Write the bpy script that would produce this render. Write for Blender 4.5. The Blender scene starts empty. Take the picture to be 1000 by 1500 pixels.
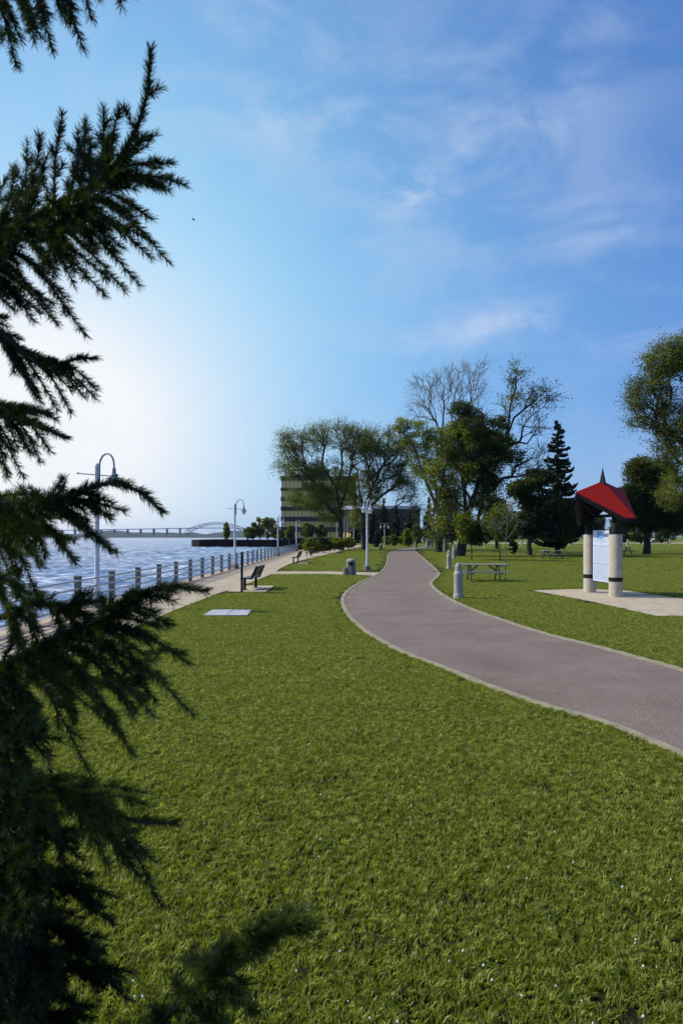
import bpy, bmesh, math, random
import numpy as np
from mathutils import Vector, Matrix, noise
R = math.radians
random.seed(7); RS = np.random.RandomState(11)
F = 1000.0; H = 2.0; HY = 786.0
scene = bpy.context.scene
C = scene.collection

def gp(px, py, z=0.0):
    Z = (H - z) * F / (py - HY)
    return Vector(((px - 500) / F * Z, Z, z))
def pp(px, py, Z):
    return Vector(((px - 500) / F * Z, Z, H + (HY - py) / F * Z))

# ------------------------------------------------------------------ materials
def newmat(name):
    m = bpy.data.materials.new(name); m.use_nodes = True
    nt = m.node_tree; b = nt.nodes['Principled BSDF']
    return m, nt, b
def noisecol(nt, cols, scale, detail=4, pos=None, rough=.6, coord='Object', vec=None):
    n = nt.nodes.new('ShaderNodeTexNoise'); n.inputs['Scale'].default_value = scale
    n.inputs['Detail'].default_value = detail; n.inputs['Roughness'].default_value = rough
    if vec is None:
        tc = nt.nodes.new('ShaderNodeTexCoord'); vec = tc.outputs[coord]
    nt.links.new(vec, n.inputs['Vector'])
    r = nt.nodes.new('ShaderNodeValToRGB')
    el = r.color_ramp.elements
    pos = pos or [0.3 + 0.4 * i / (len(cols) - 1) for i in range(len(cols))]
    while len(el) < len(cols): el.new(.5)
    for e, c, p in zip(el, cols, pos):
        e.position = p; e.color = (*c, 1)
    nt.links.new(n.outputs['Fac'], r.inputs['Fac'])
    return r.outputs['Color'], n
def bump(nt, b, scale, strength, dist=.02, detail=4, coord='Object'):
    tc = nt.nodes.new('ShaderNodeTexCoord')
    n = nt.nodes.new('ShaderNodeTexNoise'); n.inputs['Scale'].default_value = scale; n.inputs['Detail'].default_value = detail
    nt.links.new(tc.outputs[coord], n.inputs['Vector'])
    bp = nt.nodes.new('ShaderNodeBump'); bp.inputs['Strength'].default_value = strength; bp.inputs['Distance'].default_value = dist
    nt.links.new(n.outputs['Fac'], bp.inputs['Height']); nt.links.new(bp.outputs['Normal'], b.inputs['Normal'])
def simple(name, cols, scale=3, rough=.7, bs=0, bscale=30, bdist=.01, metal=0, spec=.5):
    m, nt, b = newmat(name)
    if len(cols) == 1: b.inputs['Base Color'].default_value = (*cols[0], 1)
    else:
        c, _ = noisecol(nt, cols, scale); nt.links.new(c, b.inputs['Base Color'])
    b.inputs['Roughness'].default_value = rough; b.inputs['Metallic'].default_value = metal
    b.inputs['Specular IOR Level'].default_value = spec
    if bs: bump(nt, b, bscale, bs, bdist)
    return m
def leafmat(name, cols, scale=.35, trans=.45, rough=.55, spec=.3, tcol=None):
    m, nt, b = newmat(name)
    c, _ = noisecol(nt, cols, scale, detail=5)
    nt.links.new(c, b.inputs['Base Color']); b.inputs['Roughness'].default_value = rough
    b.inputs['Specular IOR Level'].default_value = spec
    t = nt.nodes.new('ShaderNodeBsdfTranslucent')
    mx = nt.nodes.new('ShaderNodeMix'); mx.data_type = 'RGBA'; mx.blend_type = 'MULTIPLY'; mx.inputs[0].default_value = 1
    nt.links.new(c, mx.inputs[6]); mx.inputs[7].default_value = (*(tcol or (1.5, 1.5, .5)), 1)
    nt.links.new(mx.outputs[2], t.inputs['Color'])
    ms = nt.nodes.new('ShaderNodeMixShader'); ms.inputs[0].default_value = trans
    nt.links.new(b.outputs[0], ms.inputs[1]); nt.links.new(t.outputs[0], ms.inputs[2])
    nt.links.new(ms.outputs[0], nt.nodes['Material Output'].inputs['Surface'])
    return m

M = {}
M['needle'] = leafmat('spruce_needles', [(.010, .020, .010), (.042, .066, .016), (.20, .23, .034)], 2.2, .32, .5, .25)
M['twig'] = simple('spruce_bark', [(.03, .02, .013), (.07, .048, .03)], 20, .9)
M['bark'] = simple('tree_bark', [(.018, .015, .012), (.05, .042, .034)], 2.5, .9, .6, 12, .05)
M['barkpale'] = simple('dead_bark', [(.13, .11, .085), (.24, .21, .165)], 2.5, .9)
M['leafdark'] = leafmat('dark_leaves', [(.026, .038, .012), (.052, .070, .015), (.12, .14, .020)], .45, .4)
M['leafmid'] = leafmat('mid_leaves', [(.065, .085, .014), (.15, .18, .024), (.29, .30, .04)], .35, .55)
M['leaflight'] = leafmat('light_leaves', [(.06, .08, .015), (.10, .125, .02), (.17, .17, .03)], .5, .45)
M['leafgrey'] = leafmat('sparse_leaves', [(.060, .076, .026), (.13, .155, .038), (.27, .28, .055)], .4, .5)
M['conifer'] = leafmat('conifer_needles', [(.014, .023, .014), (.028, .043, .020), (.055, .072, .026)], .6, .2)
M['concrete'] = simple('concrete', [(.36, .28, .175), (.46, .37, .24), (.52, .43, .29)], 2.2, .9, .25, 60, .004)
M['kerb'] = simple('kerb_concrete', [(.20, .18, .10), (.36, .31, .19)], 5, .9, .4, 40, .006)
M['stone'] = simple('bollard_stone', [(.26, .235, .19), (.36, .33, .27), (.43, .395, .33)], 9, .9, .4, 70, .004)
M['pillar'] = simple('pillar_stone', [(.36, .305, .225), (.45, .39, .29), (.52, .455, .35)], 14, .85, .4, 90, .004)
M['white'] = simple('white_painted_metal', [(.50, .52, .53), (.62, .63, .63)], 6, .35)
M['lampbacklit'] = simple('backlit_lamp_white', [(.16, .18, .20), (.24, .26, .28)], 6, .4)  # white lamp metal in silhouette: the backlit shade is put into the colour
M['grey'] = simple('galvanised_metal', [(.11, .11, .095), (.18, .175, .155)], 8, .55, metal=.3)
M['railm'] = simple('rail_metal', [(.42, .44, .46), (.55, .56, .57)], 8, .35, metal=.5)
M['black'] = simple('black_metal', [(.006, .007, .007), (.013, .014, .013)], 8, .65, spec=.2)
M['bench'] = simple('bench_slats', [(.03, .035, .035), (.06, .065, .065)], 12, .4)
M['wood'] = simple('weathered_table_wood', [(.22, .20, .17), (.34, .31, .27)], 7, .75)
M['granite'] = simple('grey_granite', [(.22, .22, .22), (.36, .36, .37)], 12, .8, .3, 60, .004)
M['bin'] = simple('aggregate_concrete', [(.10, .095, .075), (.26, .24, .19)], 45, .95, .5, 80, .01)
M['slab'] = simple('pale_slab', [(.34, .34, .34), (.48, .47, .46)], 3, .85)
M['glass'] = simple('lamp_glass', [(.7, .72, .72)], 1, .15)
M['quay'] = simple('quay_concrete', [(.20, .19, .17), (.34, .32, .29)], 1.2, .9)
M['piling'] = simple('dark_sheet_piling', [(.010, .008, .007), (.025, .018, .014)], .6, .8)
M['steel'] = simple('bridge_steel', [(.16, .19, .20), (.22, .25, .26)], .05, .7)
M['shore'] = simple('far_shore_ground', [(.03, .04, .02), (.07, .08, .04), (.12, .11, .08)], .02, .95)
M['bldark'] = simple('dark_building_cladding', [(.018, .018, .016), (.03, .03, .027)], .3, .6)
M['blwall'] = simple('brown_building_wall', [(.035, .03, .026), (.055, .048, .04)], .2, .8)
M['roofpale'] = simple('pale_roof_edge', [(.42, .45, .48), (.55, .57, .6)], .5, .7)
M['blblue'] = simple('distant_blue_wall', [(.25, .33, .42), (.33, .4, .48)], .3, .8)
M['board'] = simple('notice_board_panel', [(.44, .52, .62), (.52, .60, .70)], 2, .3)
M['print'] = simple('printed_grey_text', [(.34, .37, .42)], 1, .6)
M['rule'] = simple('printed_dark_rule', [(.10, .11, .13)], 1, .6)
M['blueprint'] = simple('blue_map_print', [(.10, .26, .62), (.16, .36, .74)], 6, .4)
M['lightblue'] = simple('pale_blue_print', [(.40, .62, .85)], 1, .4)
M['clover'] = simple('clover_flower', [(.7, .7, .62)], 1, .8)
M['car'] = simple('car_paint', [(.03, .035, .04)], 1, .3)
M['tyre'] = simple('tyre_rubber', [(.012, .012, .012)], 1, .8)
M['carpale'] = simple('pale_car_paint', [(.5, .5, .52)], 1, .3)
M['bird'] = simple('bird_feathers', [(.03, .03, .035), (.06, .06, .065)], 20, .8)

# gold mirror glass
m, nt, b = newmat('gold_window_glass')
c, _ = noisecol(nt, [(.42, .33, .09), (.66, .46, .17), (.74, .50, .28)], .11, 3)
nt.links.new(c, b.inputs['Base Color']); b.inputs['Metallic'].default_value = .15; b.inputs['Roughness'].default_value = .25
M['gold'] = m
# red roof tiles
m, nt, b = newmat('red_roof_tiles')
tc = nt.nodes.new('ShaderNodeTexCoord')
br = nt.nodes.new('ShaderNodeTexBrick'); br.inputs['Scale'].default_value = 9
br.inputs['Color1'].default_value = (.52, .022, .010, 1); br.inputs['Color2'].default_value = (.40, .014, .008, 1)
br.inputs['Mortar'].default_value = (.10, .006, .006, 1); br.inputs['Mortar Size'].default_value = .03
br.inputs['Brick Width'].default_value = .9; br.inputs['Row Height'].default_value = .5
nt.links.new(tc.outputs['UV'], br.inputs['Vector']); nt.links.new(br.outputs['Color'], b.inputs['Base Color'])
b.inputs['Roughness'].default_value = .7; b.inputs['Specular IOR Level'].default_value = .15
M['red'] = m
# asphalt
m, nt, b = newmat('reddish_asphalt')
tc = nt.nodes.new('ShaderNodeTexCoord')
c1, n1 = noisecol(nt, [(.142, .097, .070), (.182, .131, .098), (.216, .161, .124)], .7, 6, vec=tc.outputs['Object'])
c2, n2 = noisecol(nt, [(.35, .35, .35), (1, 1, 1), (1.9, 1.85, 1.75)], 60, 3, vec=tc.outputs['Object'])
mx = nt.nodes.new('ShaderNodeMix'); mx.data_type = 'RGBA'; mx.blend_type = 'MULTIPLY'; mx.inputs[0].default_value = .8
nt.links.new(c1, mx.inputs[6]); nt.links.new(c2, mx.inputs[7])
# fine cracks
wv = nt.nodes.new('ShaderNodeTexVoronoi'); wv.feature = 'DISTANCE_TO_EDGE'; wv.inputs['Scale'].default_value = .28
nd = nt.nodes.new('ShaderNodeTexNoise'); nd.inputs['Scale'].default_value = 1.5; nd.inputs['Detail'].default_value = 6
ad = nt.nodes.new('ShaderNodeVectorMath'); ad.operation = 'MULTIPLY_ADD'; ad.inputs[1].default_value = (.9, .9, .9)
nt.links.new(tc.outputs['Object'], nd.inputs['Vector']); nt.links.new(nd.outputs['Color'], ad.inputs[0]); nt.links.new(tc.outputs['Object'], ad.inputs[2])
nt.links.new(ad.outputs[0], wv.inputs['Vector'])
cr = nt.nodes.new('ShaderNodeValToRGB'); cr.color_ramp.elements[0].position = 0; cr.color_ramp.elements[0].color = (.86, .86, .86, 1)
cr.color_ramp.elements[1].position = .007; cr.color_ramp.elements[1].color = (1, 1, 1, 1)
nt.links.new(wv.outputs['Distance'], cr.inputs['Fac'])
m2 = nt.nodes.new('ShaderNodeMix'); m2.data_type = 'RGBA'; m2.blend_type = 'MULTIPLY'; m2.inputs[0].default_value = 1
nt.links.new(mx.outputs[2], m2.inputs[6]); nt.links.new(cr.outputs['Color'], m2.inputs[7])
nt.links.new(m2.outputs[2], b.inputs['Base Color']); b.inputs['Roughness'].default_value = .9
bump(nt, b, 90, .5, .006)
M['asphalt'] = m
# lawn ground under and beyond the blades
m, nt, b = newmat('lawn')
tc = nt.nodes.new('ShaderNodeTexCoord')
c1, n1 = noisecol(nt, [(.092, .112, .013), (.148, .175, .022), (.20, .215, .036)], .35, 8, vec=tc.outputs['Object'], pos=[.3, .5, .75])
c2, n2 = noisecol(nt, [(.45, .45, .45), (1, 1, 1), (1.7, 1.6, 1.3)], 9, 6, vec=tc.outputs['Object'], pos=[.3, .5, .7])
mx = nt.nodes.new('ShaderNodeMix'); mx.data_type = 'RGBA'; mx.blend_type = 'MULTIPLY'; mx.inputs[0].default_value = .8
nt.links.new(c1, mx.inputs[6]); nt.links.new(c2, mx.inputs[7]); sx = nt.nodes.new('ShaderNodeSeparateXYZ'); nt.links.new(tc.outputs['Object'], sx.inputs[0])
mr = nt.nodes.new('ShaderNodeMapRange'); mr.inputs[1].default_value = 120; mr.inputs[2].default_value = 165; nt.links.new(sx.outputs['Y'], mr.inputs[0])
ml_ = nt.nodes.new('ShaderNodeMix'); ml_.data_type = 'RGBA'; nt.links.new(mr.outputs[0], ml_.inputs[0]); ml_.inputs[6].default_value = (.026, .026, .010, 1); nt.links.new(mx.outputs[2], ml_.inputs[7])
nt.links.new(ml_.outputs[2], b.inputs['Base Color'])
b.inputs['Roughness'].default_value = .95; b.inputs['Specular IOR Level'].default_value = .1
bump(nt, b, 14, 1.0, .05, 6)
M['lawn'] = m
# grass blades
m, nt, b = newmat('grass_blades')
tc = nt.nodes.new('ShaderNodeTexCoord'); oi = nt.nodes.new('ShaderNodeNewGeometry')
c, _ = noisecol(nt, [(.098, .122, .014), (.215, .250, .030), (.50, .50, .12)], 16, 4, vec=oi.outputs['Position'], pos=[.25, .5, .72])
nt.links.new(c, b.inputs['Base Color']); b.inputs['Roughness'].default_value = .45; b.inputs['Specular IOR Level'].default_value = .35
t = nt.nodes.new('ShaderNodeBsdfTranslucent')
mx = nt.nodes.new('ShaderNodeMix'); mx.data_type = 'RGBA'; mx.blend_type = 'MULTIPLY'; mx.inputs[0].default_value = 1
nt.links.new(c, mx.inputs[6]); mx.inputs[7].default_value = (1.4, 1.4, .5, 1); nt.links.new(mx.outputs[2], t.inputs['Color'])
ms = nt.nodes.new('ShaderNodeMixShader'); ms.inputs[0].default_value = .4
nt.links.new(b.outputs[0], ms.inputs[1]); nt.links.new(t.outputs[0], ms.inputs[2]); nt.links.new(ms.outputs[0], nt.nodes['Material Output'].inputs['Surface'])
M['blade'] = m
# water
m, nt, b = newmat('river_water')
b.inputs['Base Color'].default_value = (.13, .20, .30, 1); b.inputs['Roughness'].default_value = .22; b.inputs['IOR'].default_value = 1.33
tc = nt.nodes.new('ShaderNodeTexCoord')
prev = None
for sc, st, dist, sx in ((.35, 1.0, .5, 1), (1.6, 1.0, .16, 1), (6, .8, .04, 1)):
    mp = nt.nodes.new('ShaderNodeMapping'); mp.inputs['Scale'].default_value = (.6, 1.5, 1); mp.inputs['Rotation'].default_value = (0, 0, R(12))
    nt.links.new(tc.outputs['Object'], mp.inputs['Vector'])
    n = nt.nodes.new('ShaderNodeTexNoise'); n.inputs['Scale'].default_value = sc; n.inputs['Detail'].default_value = 5; n.inputs['Distortion'].default_value = .6
    nt.links.new(mp.outputs[0], n.inputs['Vector'])
    bp = nt.nodes.new('ShaderNodeBump'); bp.inputs['Strength'].default_value = st; bp.inputs['Distance'].default_value = dist
    nt.links.new(n.outputs['Fac'], bp.inputs['Height'])
    if prev: nt.links.new(prev.outputs['Normal'], bp.inputs['Normal'])
    prev = bp
nt.links.new(prev.outputs['Normal'], b.inputs['Normal'])
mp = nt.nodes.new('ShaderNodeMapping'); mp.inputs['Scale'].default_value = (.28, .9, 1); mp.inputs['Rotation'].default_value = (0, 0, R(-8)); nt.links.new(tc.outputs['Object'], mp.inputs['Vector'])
c, n = noisecol(nt, [(.07, .15, .28), (.20, .29, .42), (.95, .96, .98)], 1.0, 12, pos=[.42, .54, .64], rough=.72, vec=mp.outputs[0])  # near-white streaks are sun glints painted into the water colour
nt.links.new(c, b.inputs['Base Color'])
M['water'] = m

# ------------------------------------------------------------------ mesh building
def tag(o, label=None, cat=None, group=None, kind=None):
    if label: o['label'] = label
    if cat: o['category'] = cat
    if group: o['group'] = group
    if kind: o['kind'] = kind
    return o
def empty(name, loc, rz=0):
    o = bpy.data.objects.new(name, None); C.objects.link(o); o.location = loc; o.rotation_euler = (0, 0, rz)
    o.empty_display_size = .2
    return o
class MB:
    def __init__(s): s.v = []; s.f = []; s.mi = []; s.cur = 0
    def add(s, vs, fs):
        k = len(s.v); s.v += [tuple(v) for v in vs]; s.f += [tuple(i + k for i in f) for f in fs]; s.mi += [s.cur] * len(fs)
    def box(s, cx, cy, cz, sx, sy, sz, rz=0, mat=None):
        vs = []
        for dz in (-.5, .5):
            for dx, dy in ((-.5, -.5), (.5, -.5), (.5, .5), (-.5, .5)):
                x, y = dx * sx, dy * sy
                if rz: x, y = x * math.cos(rz) - y * math.sin(rz), x * math.sin(rz) + y * math.cos(rz)
                vs.append(Vector((cx + x, cy + y, cz + dz * sz)))
        if mat is not None: vs = [mat @ v for v in vs]
        s.add(vs, [(3, 2, 1, 0), (4, 5, 6, 7), (0, 1, 5, 4), (1, 2, 6, 5), (2, 3, 7, 6), (3, 0, 4, 7)])
    def beam(s, a, b, w, h, up=Vector((0, 0, 1))):
        a = Vector(a); b = Vector(b); d = (b - a).normalized()
        side = d.cross(up)
        if side.length < 1e-3: side = d.cross(Vector((1, 0, 0)))
        side.normalize(); u = side.cross(d).normalized()
        vs = []
        for p in (a, b):
            for i, j in ((-1, -1), (1, -1), (1, 1), (-1, 1)): vs.append(p + side * (i * w / 2) + u * (j * h / 2))
        s.add(vs, [(0, 3, 2, 1), (4, 5, 6, 7), (0, 1, 5, 4), (1, 2, 6, 5), (2, 3, 7, 6), (3, 0, 4, 7)])
    def tube(s, pts, rad, n=8, caps=True):
        pts = [Vector(p) for p in pts]
        if not hasattr(rad, '__len__'): rad = [rad] * len(pts)
        k = len(s.v); prev = None
        for i, p in enumerate(pts):
            d = (pts[min(i + 1, len(pts) - 1)] - pts[max(i - 1, 0)])
            if d.length < 1e-9: d = Vector((0, 0, 1))
            d.normalize()
            if prev is None:
                a = d.orthogonal().normalized()
            else:
                a = prev - d * prev.dot(d)
                a = a.normalized() if a.length > 1e-6 else d.orthogonal().normalized()
            prev = a; b_ = d.cross(a)
            for j in range(n):
                t = 2 * math.pi * j / n
                s.v.append(tuple(p + (a * math.cos(t) + b_ * math.sin(t)) * rad[i]))
        for i in range(len(pts) - 1):
            for j in range(n):
                s.f.append((k + i * n + j, k + i * n + (j + 1) % n, k + (i + 1) * n + (j + 1) % n, k + (i + 1) * n + j)); s.mi.append(s.cur)
        if caps:
            s.f.append(tuple(k + j for j in range(n))[::-1]); s.f.append(tuple(k + (len(pts) - 1) * n + j for j in range(n))); s.mi += [s.cur] * 2
    def lathe(s, prof, n=24, o=(0, 0, 0)):
        s.tube([(o[0], o[1], o[2] + z) for r, z in prof], [max(r, 1e-4) for r, z in prof], n) if False else s._lathe(prof, n, o)
    def _lathe(s, prof, n, o):
        k = len(s.v)
        for r, z in prof:
            for j in range(n):
                t = 2 * math.pi * j / n; s.v.append((o[0] + r * math.cos(t), o[1] + r * math.sin(t), o[2] + z))
        for i in range(len(prof) - 1):
            for j in range(n):
                s.f.append((k + i * n + j, k + i * n + (j + 1) % n, k + (i + 1) * n + (j + 1) % n, k + (i + 1) * n + j)); s.mi.append(s.cur)
        s.f.append(tuple(k + j for j in range(n))[::-1]); s.f.append(tuple(k + (len(prof) - 1) * n + j for j in range(n))); s.mi += [s.cur] * 2
    def build(s, name, mats, parent=None, loc=None, smooth=False, bevel=0):
        me = bpy.data.meshes.new(name); me.from_pydata(s.v, [], s.f)
        if not isinstance(mats, (list, tuple)): mats = [mats]
        for m_ in mats: me.materials.append(m_)
        me.polygons.foreach_set('material_index', s.mi)
        if smooth:
            me.polygons.foreach_set('use_smooth', [True] * len(me.polygons))
            me.set_sharp_from_angle(angle=R(40))
        me.update()
        o = bpy.data.objects.new(name, me); C.objects.link(o)
        if parent: o.parent = parent
        if loc is not None: o.location = loc
        if bevel:
            bv = o.modifiers.new('Bevel', 'BEVEL'); bv.width = bevel; bv.segments = 2; bv.limit_method = 'ANGLE'
        return o
def npmesh(name, V, FQ, mats, mi=None, parent=None, loc=None):
    """V (n,3); FQ (m,k) faces of equal size"""
    me = bpy.data.meshes.new(name)
    nV, (nF, k) = len(V), FQ.shape
    me.vertices.add(nV); me.vertices.foreach_set('co', V.astype(np.float32).ravel())
    me.loops.add(nF * k); me.loops.foreach_set('vertex_index', FQ.astype(np.int32).ravel())
    me.polygons.add(nF); me.polygons.foreach_set('loop_start', np.arange(0, nF * k, k, dtype=np.int32))
    if not isinstance(mats, (list, tuple)): mats = [mats]
    for m_ in mats: me.materials.append(m_)
    if mi is not None: me.polygons.foreach_set('material_index', np.asarray(mi, dtype=np.int32))
    me.update(calc_edges=True); me.validate()
    o = bpy.data.objects.new(name, me); C.objects.link(o)
    if parent: o.parent = parent
    if loc is not None: o.location = loc
    return o
def copy_tree(o, parent=None):
    c = o.copy(); C.objects.link(c)
    if parent: c.parent = parent
    for ch in list(o.children): copy_tree(ch, c)
    return c
def poly(name, pts, z, mat, loc=(0, 0, 0), thick=0):
    bm = bmesh.new(); vs = [bm.verts.new((p[0] - loc[0], p[1] - loc[1], z)) for p in pts]
    f = bm.faces.new(vs); f.normal_update()
    if f.normal.z < 0: f.normal_flip()
    if thick:
        r = bmesh.ops.extrude_face_region(bm, geom=[f])
        for v in r['geom']:
            if isinstance(v, bmesh.types.BMVert): v.co.z -= thick
        bmesh.ops.recalc_face_normals(bm, faces=bm.faces)
    bmesh.ops.triangulate(bm, faces=[f for f in bm.faces if len(f.verts) > 4])
    me = bpy.data.meshes.new(name); bm.to_mesh(me); bm.free(); me.materials.append(mat)
    o = bpy.data.objects.new(name, me); C.objects.link(o); o.location = loc
    return o
def smooth(pts, n=8, closed=False):
    P = [Vector(p[:2]) for p in pts]; out = []
    for i in range(len(P) - 1):
        p0 = P[max(i - 1, 0)]; p1 = P[i]; p2 = P[i + 1]; p3 = P[min(i + 2, len(P) - 1)]
        for k in range(n):
            t = k / n
            out.append(.5 * ((2 * p1) + (p2 - p0) * t + (2 * p0 - 5 * p1 + 4 * p2 - p3) * t * t + (3 * p1 - p0 - 3 * p2 + p3) * t ** 3))
    out.append(P[-1]); return out
def inpoly(P, poly_):
    P = np.asarray(P); x, y = P[:, 0], P[:, 1]; inside = np.zeros(len(P), bool)
    q = np.array([(p[0], p[1]) for p in poly_]); n = len(q)
    for i in range(n):
        x1, y1 = q[i]; x2, y2 = q[(i + 1) % n]
        if y1 == y2: continue
        c_ = ((y1 > y) != (y2 > y)) & (x < (x2 - x1) * (y - y1) / (y2 - y1) + x1)
        inside ^= c_
    return inside

# ------------------------------------------------------------------ camera, light, sky
cam = bpy.data.cameras.new('camera'); co = bpy.data.objects.new('camera', cam); C.objects.link(co)
co.location = (0, 0, H); co.rotation_euler = (R(90), 0, 0)
cam.lens = 24; cam.sensor_width = 36; cam.shift_y = 36 / 1500; cam.clip_end = 20000; cam.clip_start = .05
cam.dof.use_dof = True; cam.dof.focus_distance = 24; cam.dof.aperture_fstop = 8
scene.camera = co
SUN_AZ, SUN_EL = R(-80), R(41)
sd = Vector((math.sin(SUN_AZ) * math.cos(SUN_EL), math.cos(SUN_AZ) * math.cos(SUN_EL), math.sin(SUN_EL)))
sl = bpy.data.lights.new('sun', 'SUN'); sl.energy = 4.2; sl.angle = R(.5); sl.color = (1, .95, .86)
so = bpy.data.objects.new('sun', sl); C.objects.link(so); so.location = (-40, 10, 60)
so.rotation_euler = (-sd).to_track_quat('-Z', 'Y').to_euler()
w = bpy.data.worlds.new('World'); scene.world = w; w.use_nodes = True
nt = w.node_tree; bg = nt.nodes['Background']
L = nt.links.new; N = nt.nodes.new
sky = N('ShaderNodeTexSky'); sky.sky_type = 'NISHITA'; sky.sun_disc = False
sky.sun_elevation = SUN_EL; sky.sun_rotation = SUN_AZ; sky.air_density = 1.0; sky.dust_density = 1.2; sky.ozone_density = 3.5
hs = N('ShaderNodeHueSaturation'); hs.inputs['Saturation'].default_value = 1.22; L(sky.outputs[0], hs.inputs['Color'])
tc = N('ShaderNodeTexCoord'); D = tc.outputs['Generated']
def dirv(px, py): return Vector(((px - 500) / F, 1, (HY - py) / F)).normalized()
def math_(op, a, b=None, clamp=False):
    n = N('ShaderNodeMath'); n.operation = op; n.use_clamp = clamp
    for i, x in enumerate((a, b)):
        if x is None: continue
        if isinstance(x, (int, float)): n.inputs[i].default_value = x
        else: L(x, n.inputs[i])
    return n.outputs[0]
def lobe(px, py, sx, sy, tilt=0):
    """elongated soft patch of the sky around a direction"""
    g = dirv(px, py)
    rt = g.cross(Vector((0, 0, 1))).normalized(); up = rt.cross(g)
    a = rt * math.cos(tilt) + up * math.sin(tilt); b_ = -rt * math.sin(tilt) + up * math.cos(tilt)
    out = []
    for ax, s_ in ((a, sx), (b_, sy)):
        d = N('ShaderNodeVectorMath'); d.operation = 'DOT_PRODUCT'; L(D, d.inputs[0]); d.inputs[1].default_value = ax / s_
        out.append(math_('POWER', math_('ABSOLUTE', d.outputs['Value']), 2))
    f = N('ShaderNodeVectorMath'); f.operation = 'DOT_PRODUCT'; L(D, f.inputs[0]); f.inputs[1].default_value = g
    front = math_('GREATER_THAN', f.outputs['Value'], 0)
    r2 = math_('ADD', out[0], out[1])
    e = math_('POWER', 2.71828, math_('MULTIPLY', r2, -1))
    return math_('MULTIPLY', e, front)
def mixc(fac, a, col, mode='MIX'):
    n = N('ShaderNodeMix'); n.data_type = 'RGBA'; n.blend_type = mode
    if isinstance(fac, (int, float)): n.inputs[0].default_value = fac
    else: L(fac, n.inputs[0])
    L(a, n.inputs[6])
    if isinstance(col, tuple): n.inputs[7].default_value = (*col, 1)
    else: L(col, n.inputs[7])
    return n.outputs[2]
SK = .13
col = hs.outputs[0]
S_ = lambda r, g, b_: (r / SK, g / SK, b_ / SK)
col = mixc(1.0, col, (.92, 1.02, 1.30), 'MULTIPLY')
# bright veil of thin haze cloud over the river
col = mixc(math_('MULTIPLY', lobe(840, 60, .62, .60), .62), col, S_(.09, .22, .62))
col = mixc(math_('MULTIPLY', lobe(520, 520, .50, .22), .45), col, S_(.18, .42, .86))
# low band of haze at the horizon
sep = N('ShaderNodeSeparateXYZ'); L(D, sep.inputs[0])
hz = math_('POWER', 2.71828, math_('MULTIPLY', math_('ABSOLUTE', sep.outputs['Z']), -11))
col = mixc(math_('MULTIPLY', hz, .75), col, S_(.38, .50, .74))
col = mixc(math_('MULTIPLY', lobe(190, 440, .46, .40, R(-35)), .85), col, S_(.34, .72, .98))
col = mixc(math_('MULTIPLY', lobe(50, 630, .26, .22), 1.3, True), col, S_(.93, .95, .98))
# wispy clouds
mp = N('ShaderNodeMapping'); mp.inputs['Scale'].default_value = (1.6, 1.6, 3.2); mp.inputs['Rotation'].default_value = (R(20), R(25), 0); L(D, mp.inputs['Vector'])
cn = N('ShaderNodeTexNoise'); cn.inputs['Scale'].default_value = 3.4; cn.inputs['Detail'].default_value = 12; cn.inputs['Roughness'].default_value = .60; cn.inputs['Distortion'].default_value = .35
L(mp.outputs[0], cn.inputs['Vector'])
cr = N('ShaderNodeMapRange'); cr.inputs[1].default_value = .40; cr.inputs[2].default_value = .70; L(cn.outputs['Fac'], cr.inputs[0]); cr.interpolation_type = 'SMOOTHSTEP'
wis = None
for a in ((730, 482, .13, .028, R(6), .6), (730, 190, .18, .085, R(42), .40), (610, 272, .045, .02, R(8), 1.1), (430, 90, .22, .10, R(-25), .35), (900, 380, .16, .07, R(-35), .3), (430, 175, .1, .03, R(-5), .35), (960, 470, .08, .025, R(15), .6)):
    l = math_('MULTIPLY', lobe(*a[:5]), a[5])
    wis = l if wis is None else math_('ADD', wis, l)
cf = math_('MULTIPLY', cr.outputs[0], math_('ADD', wis, .10), True)
col = mixc(cf, col, S_(.60, .70, .88))
L(col, bg.inputs['Color']); bg.inputs['Strength'].default_value = SK
scene.view_settings.view_transform = 'Standard'; scene.view_settings.look = 'None'
scene.view_settings.exposure = 0; scene.view_settings.gamma = 1
scene.cycles.use_denoising = True
scene.cycles.max_bounces = 8; scene.cycles.transparent_max_bounces = 8; scene.cycles.volume_bounces = 0

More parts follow.
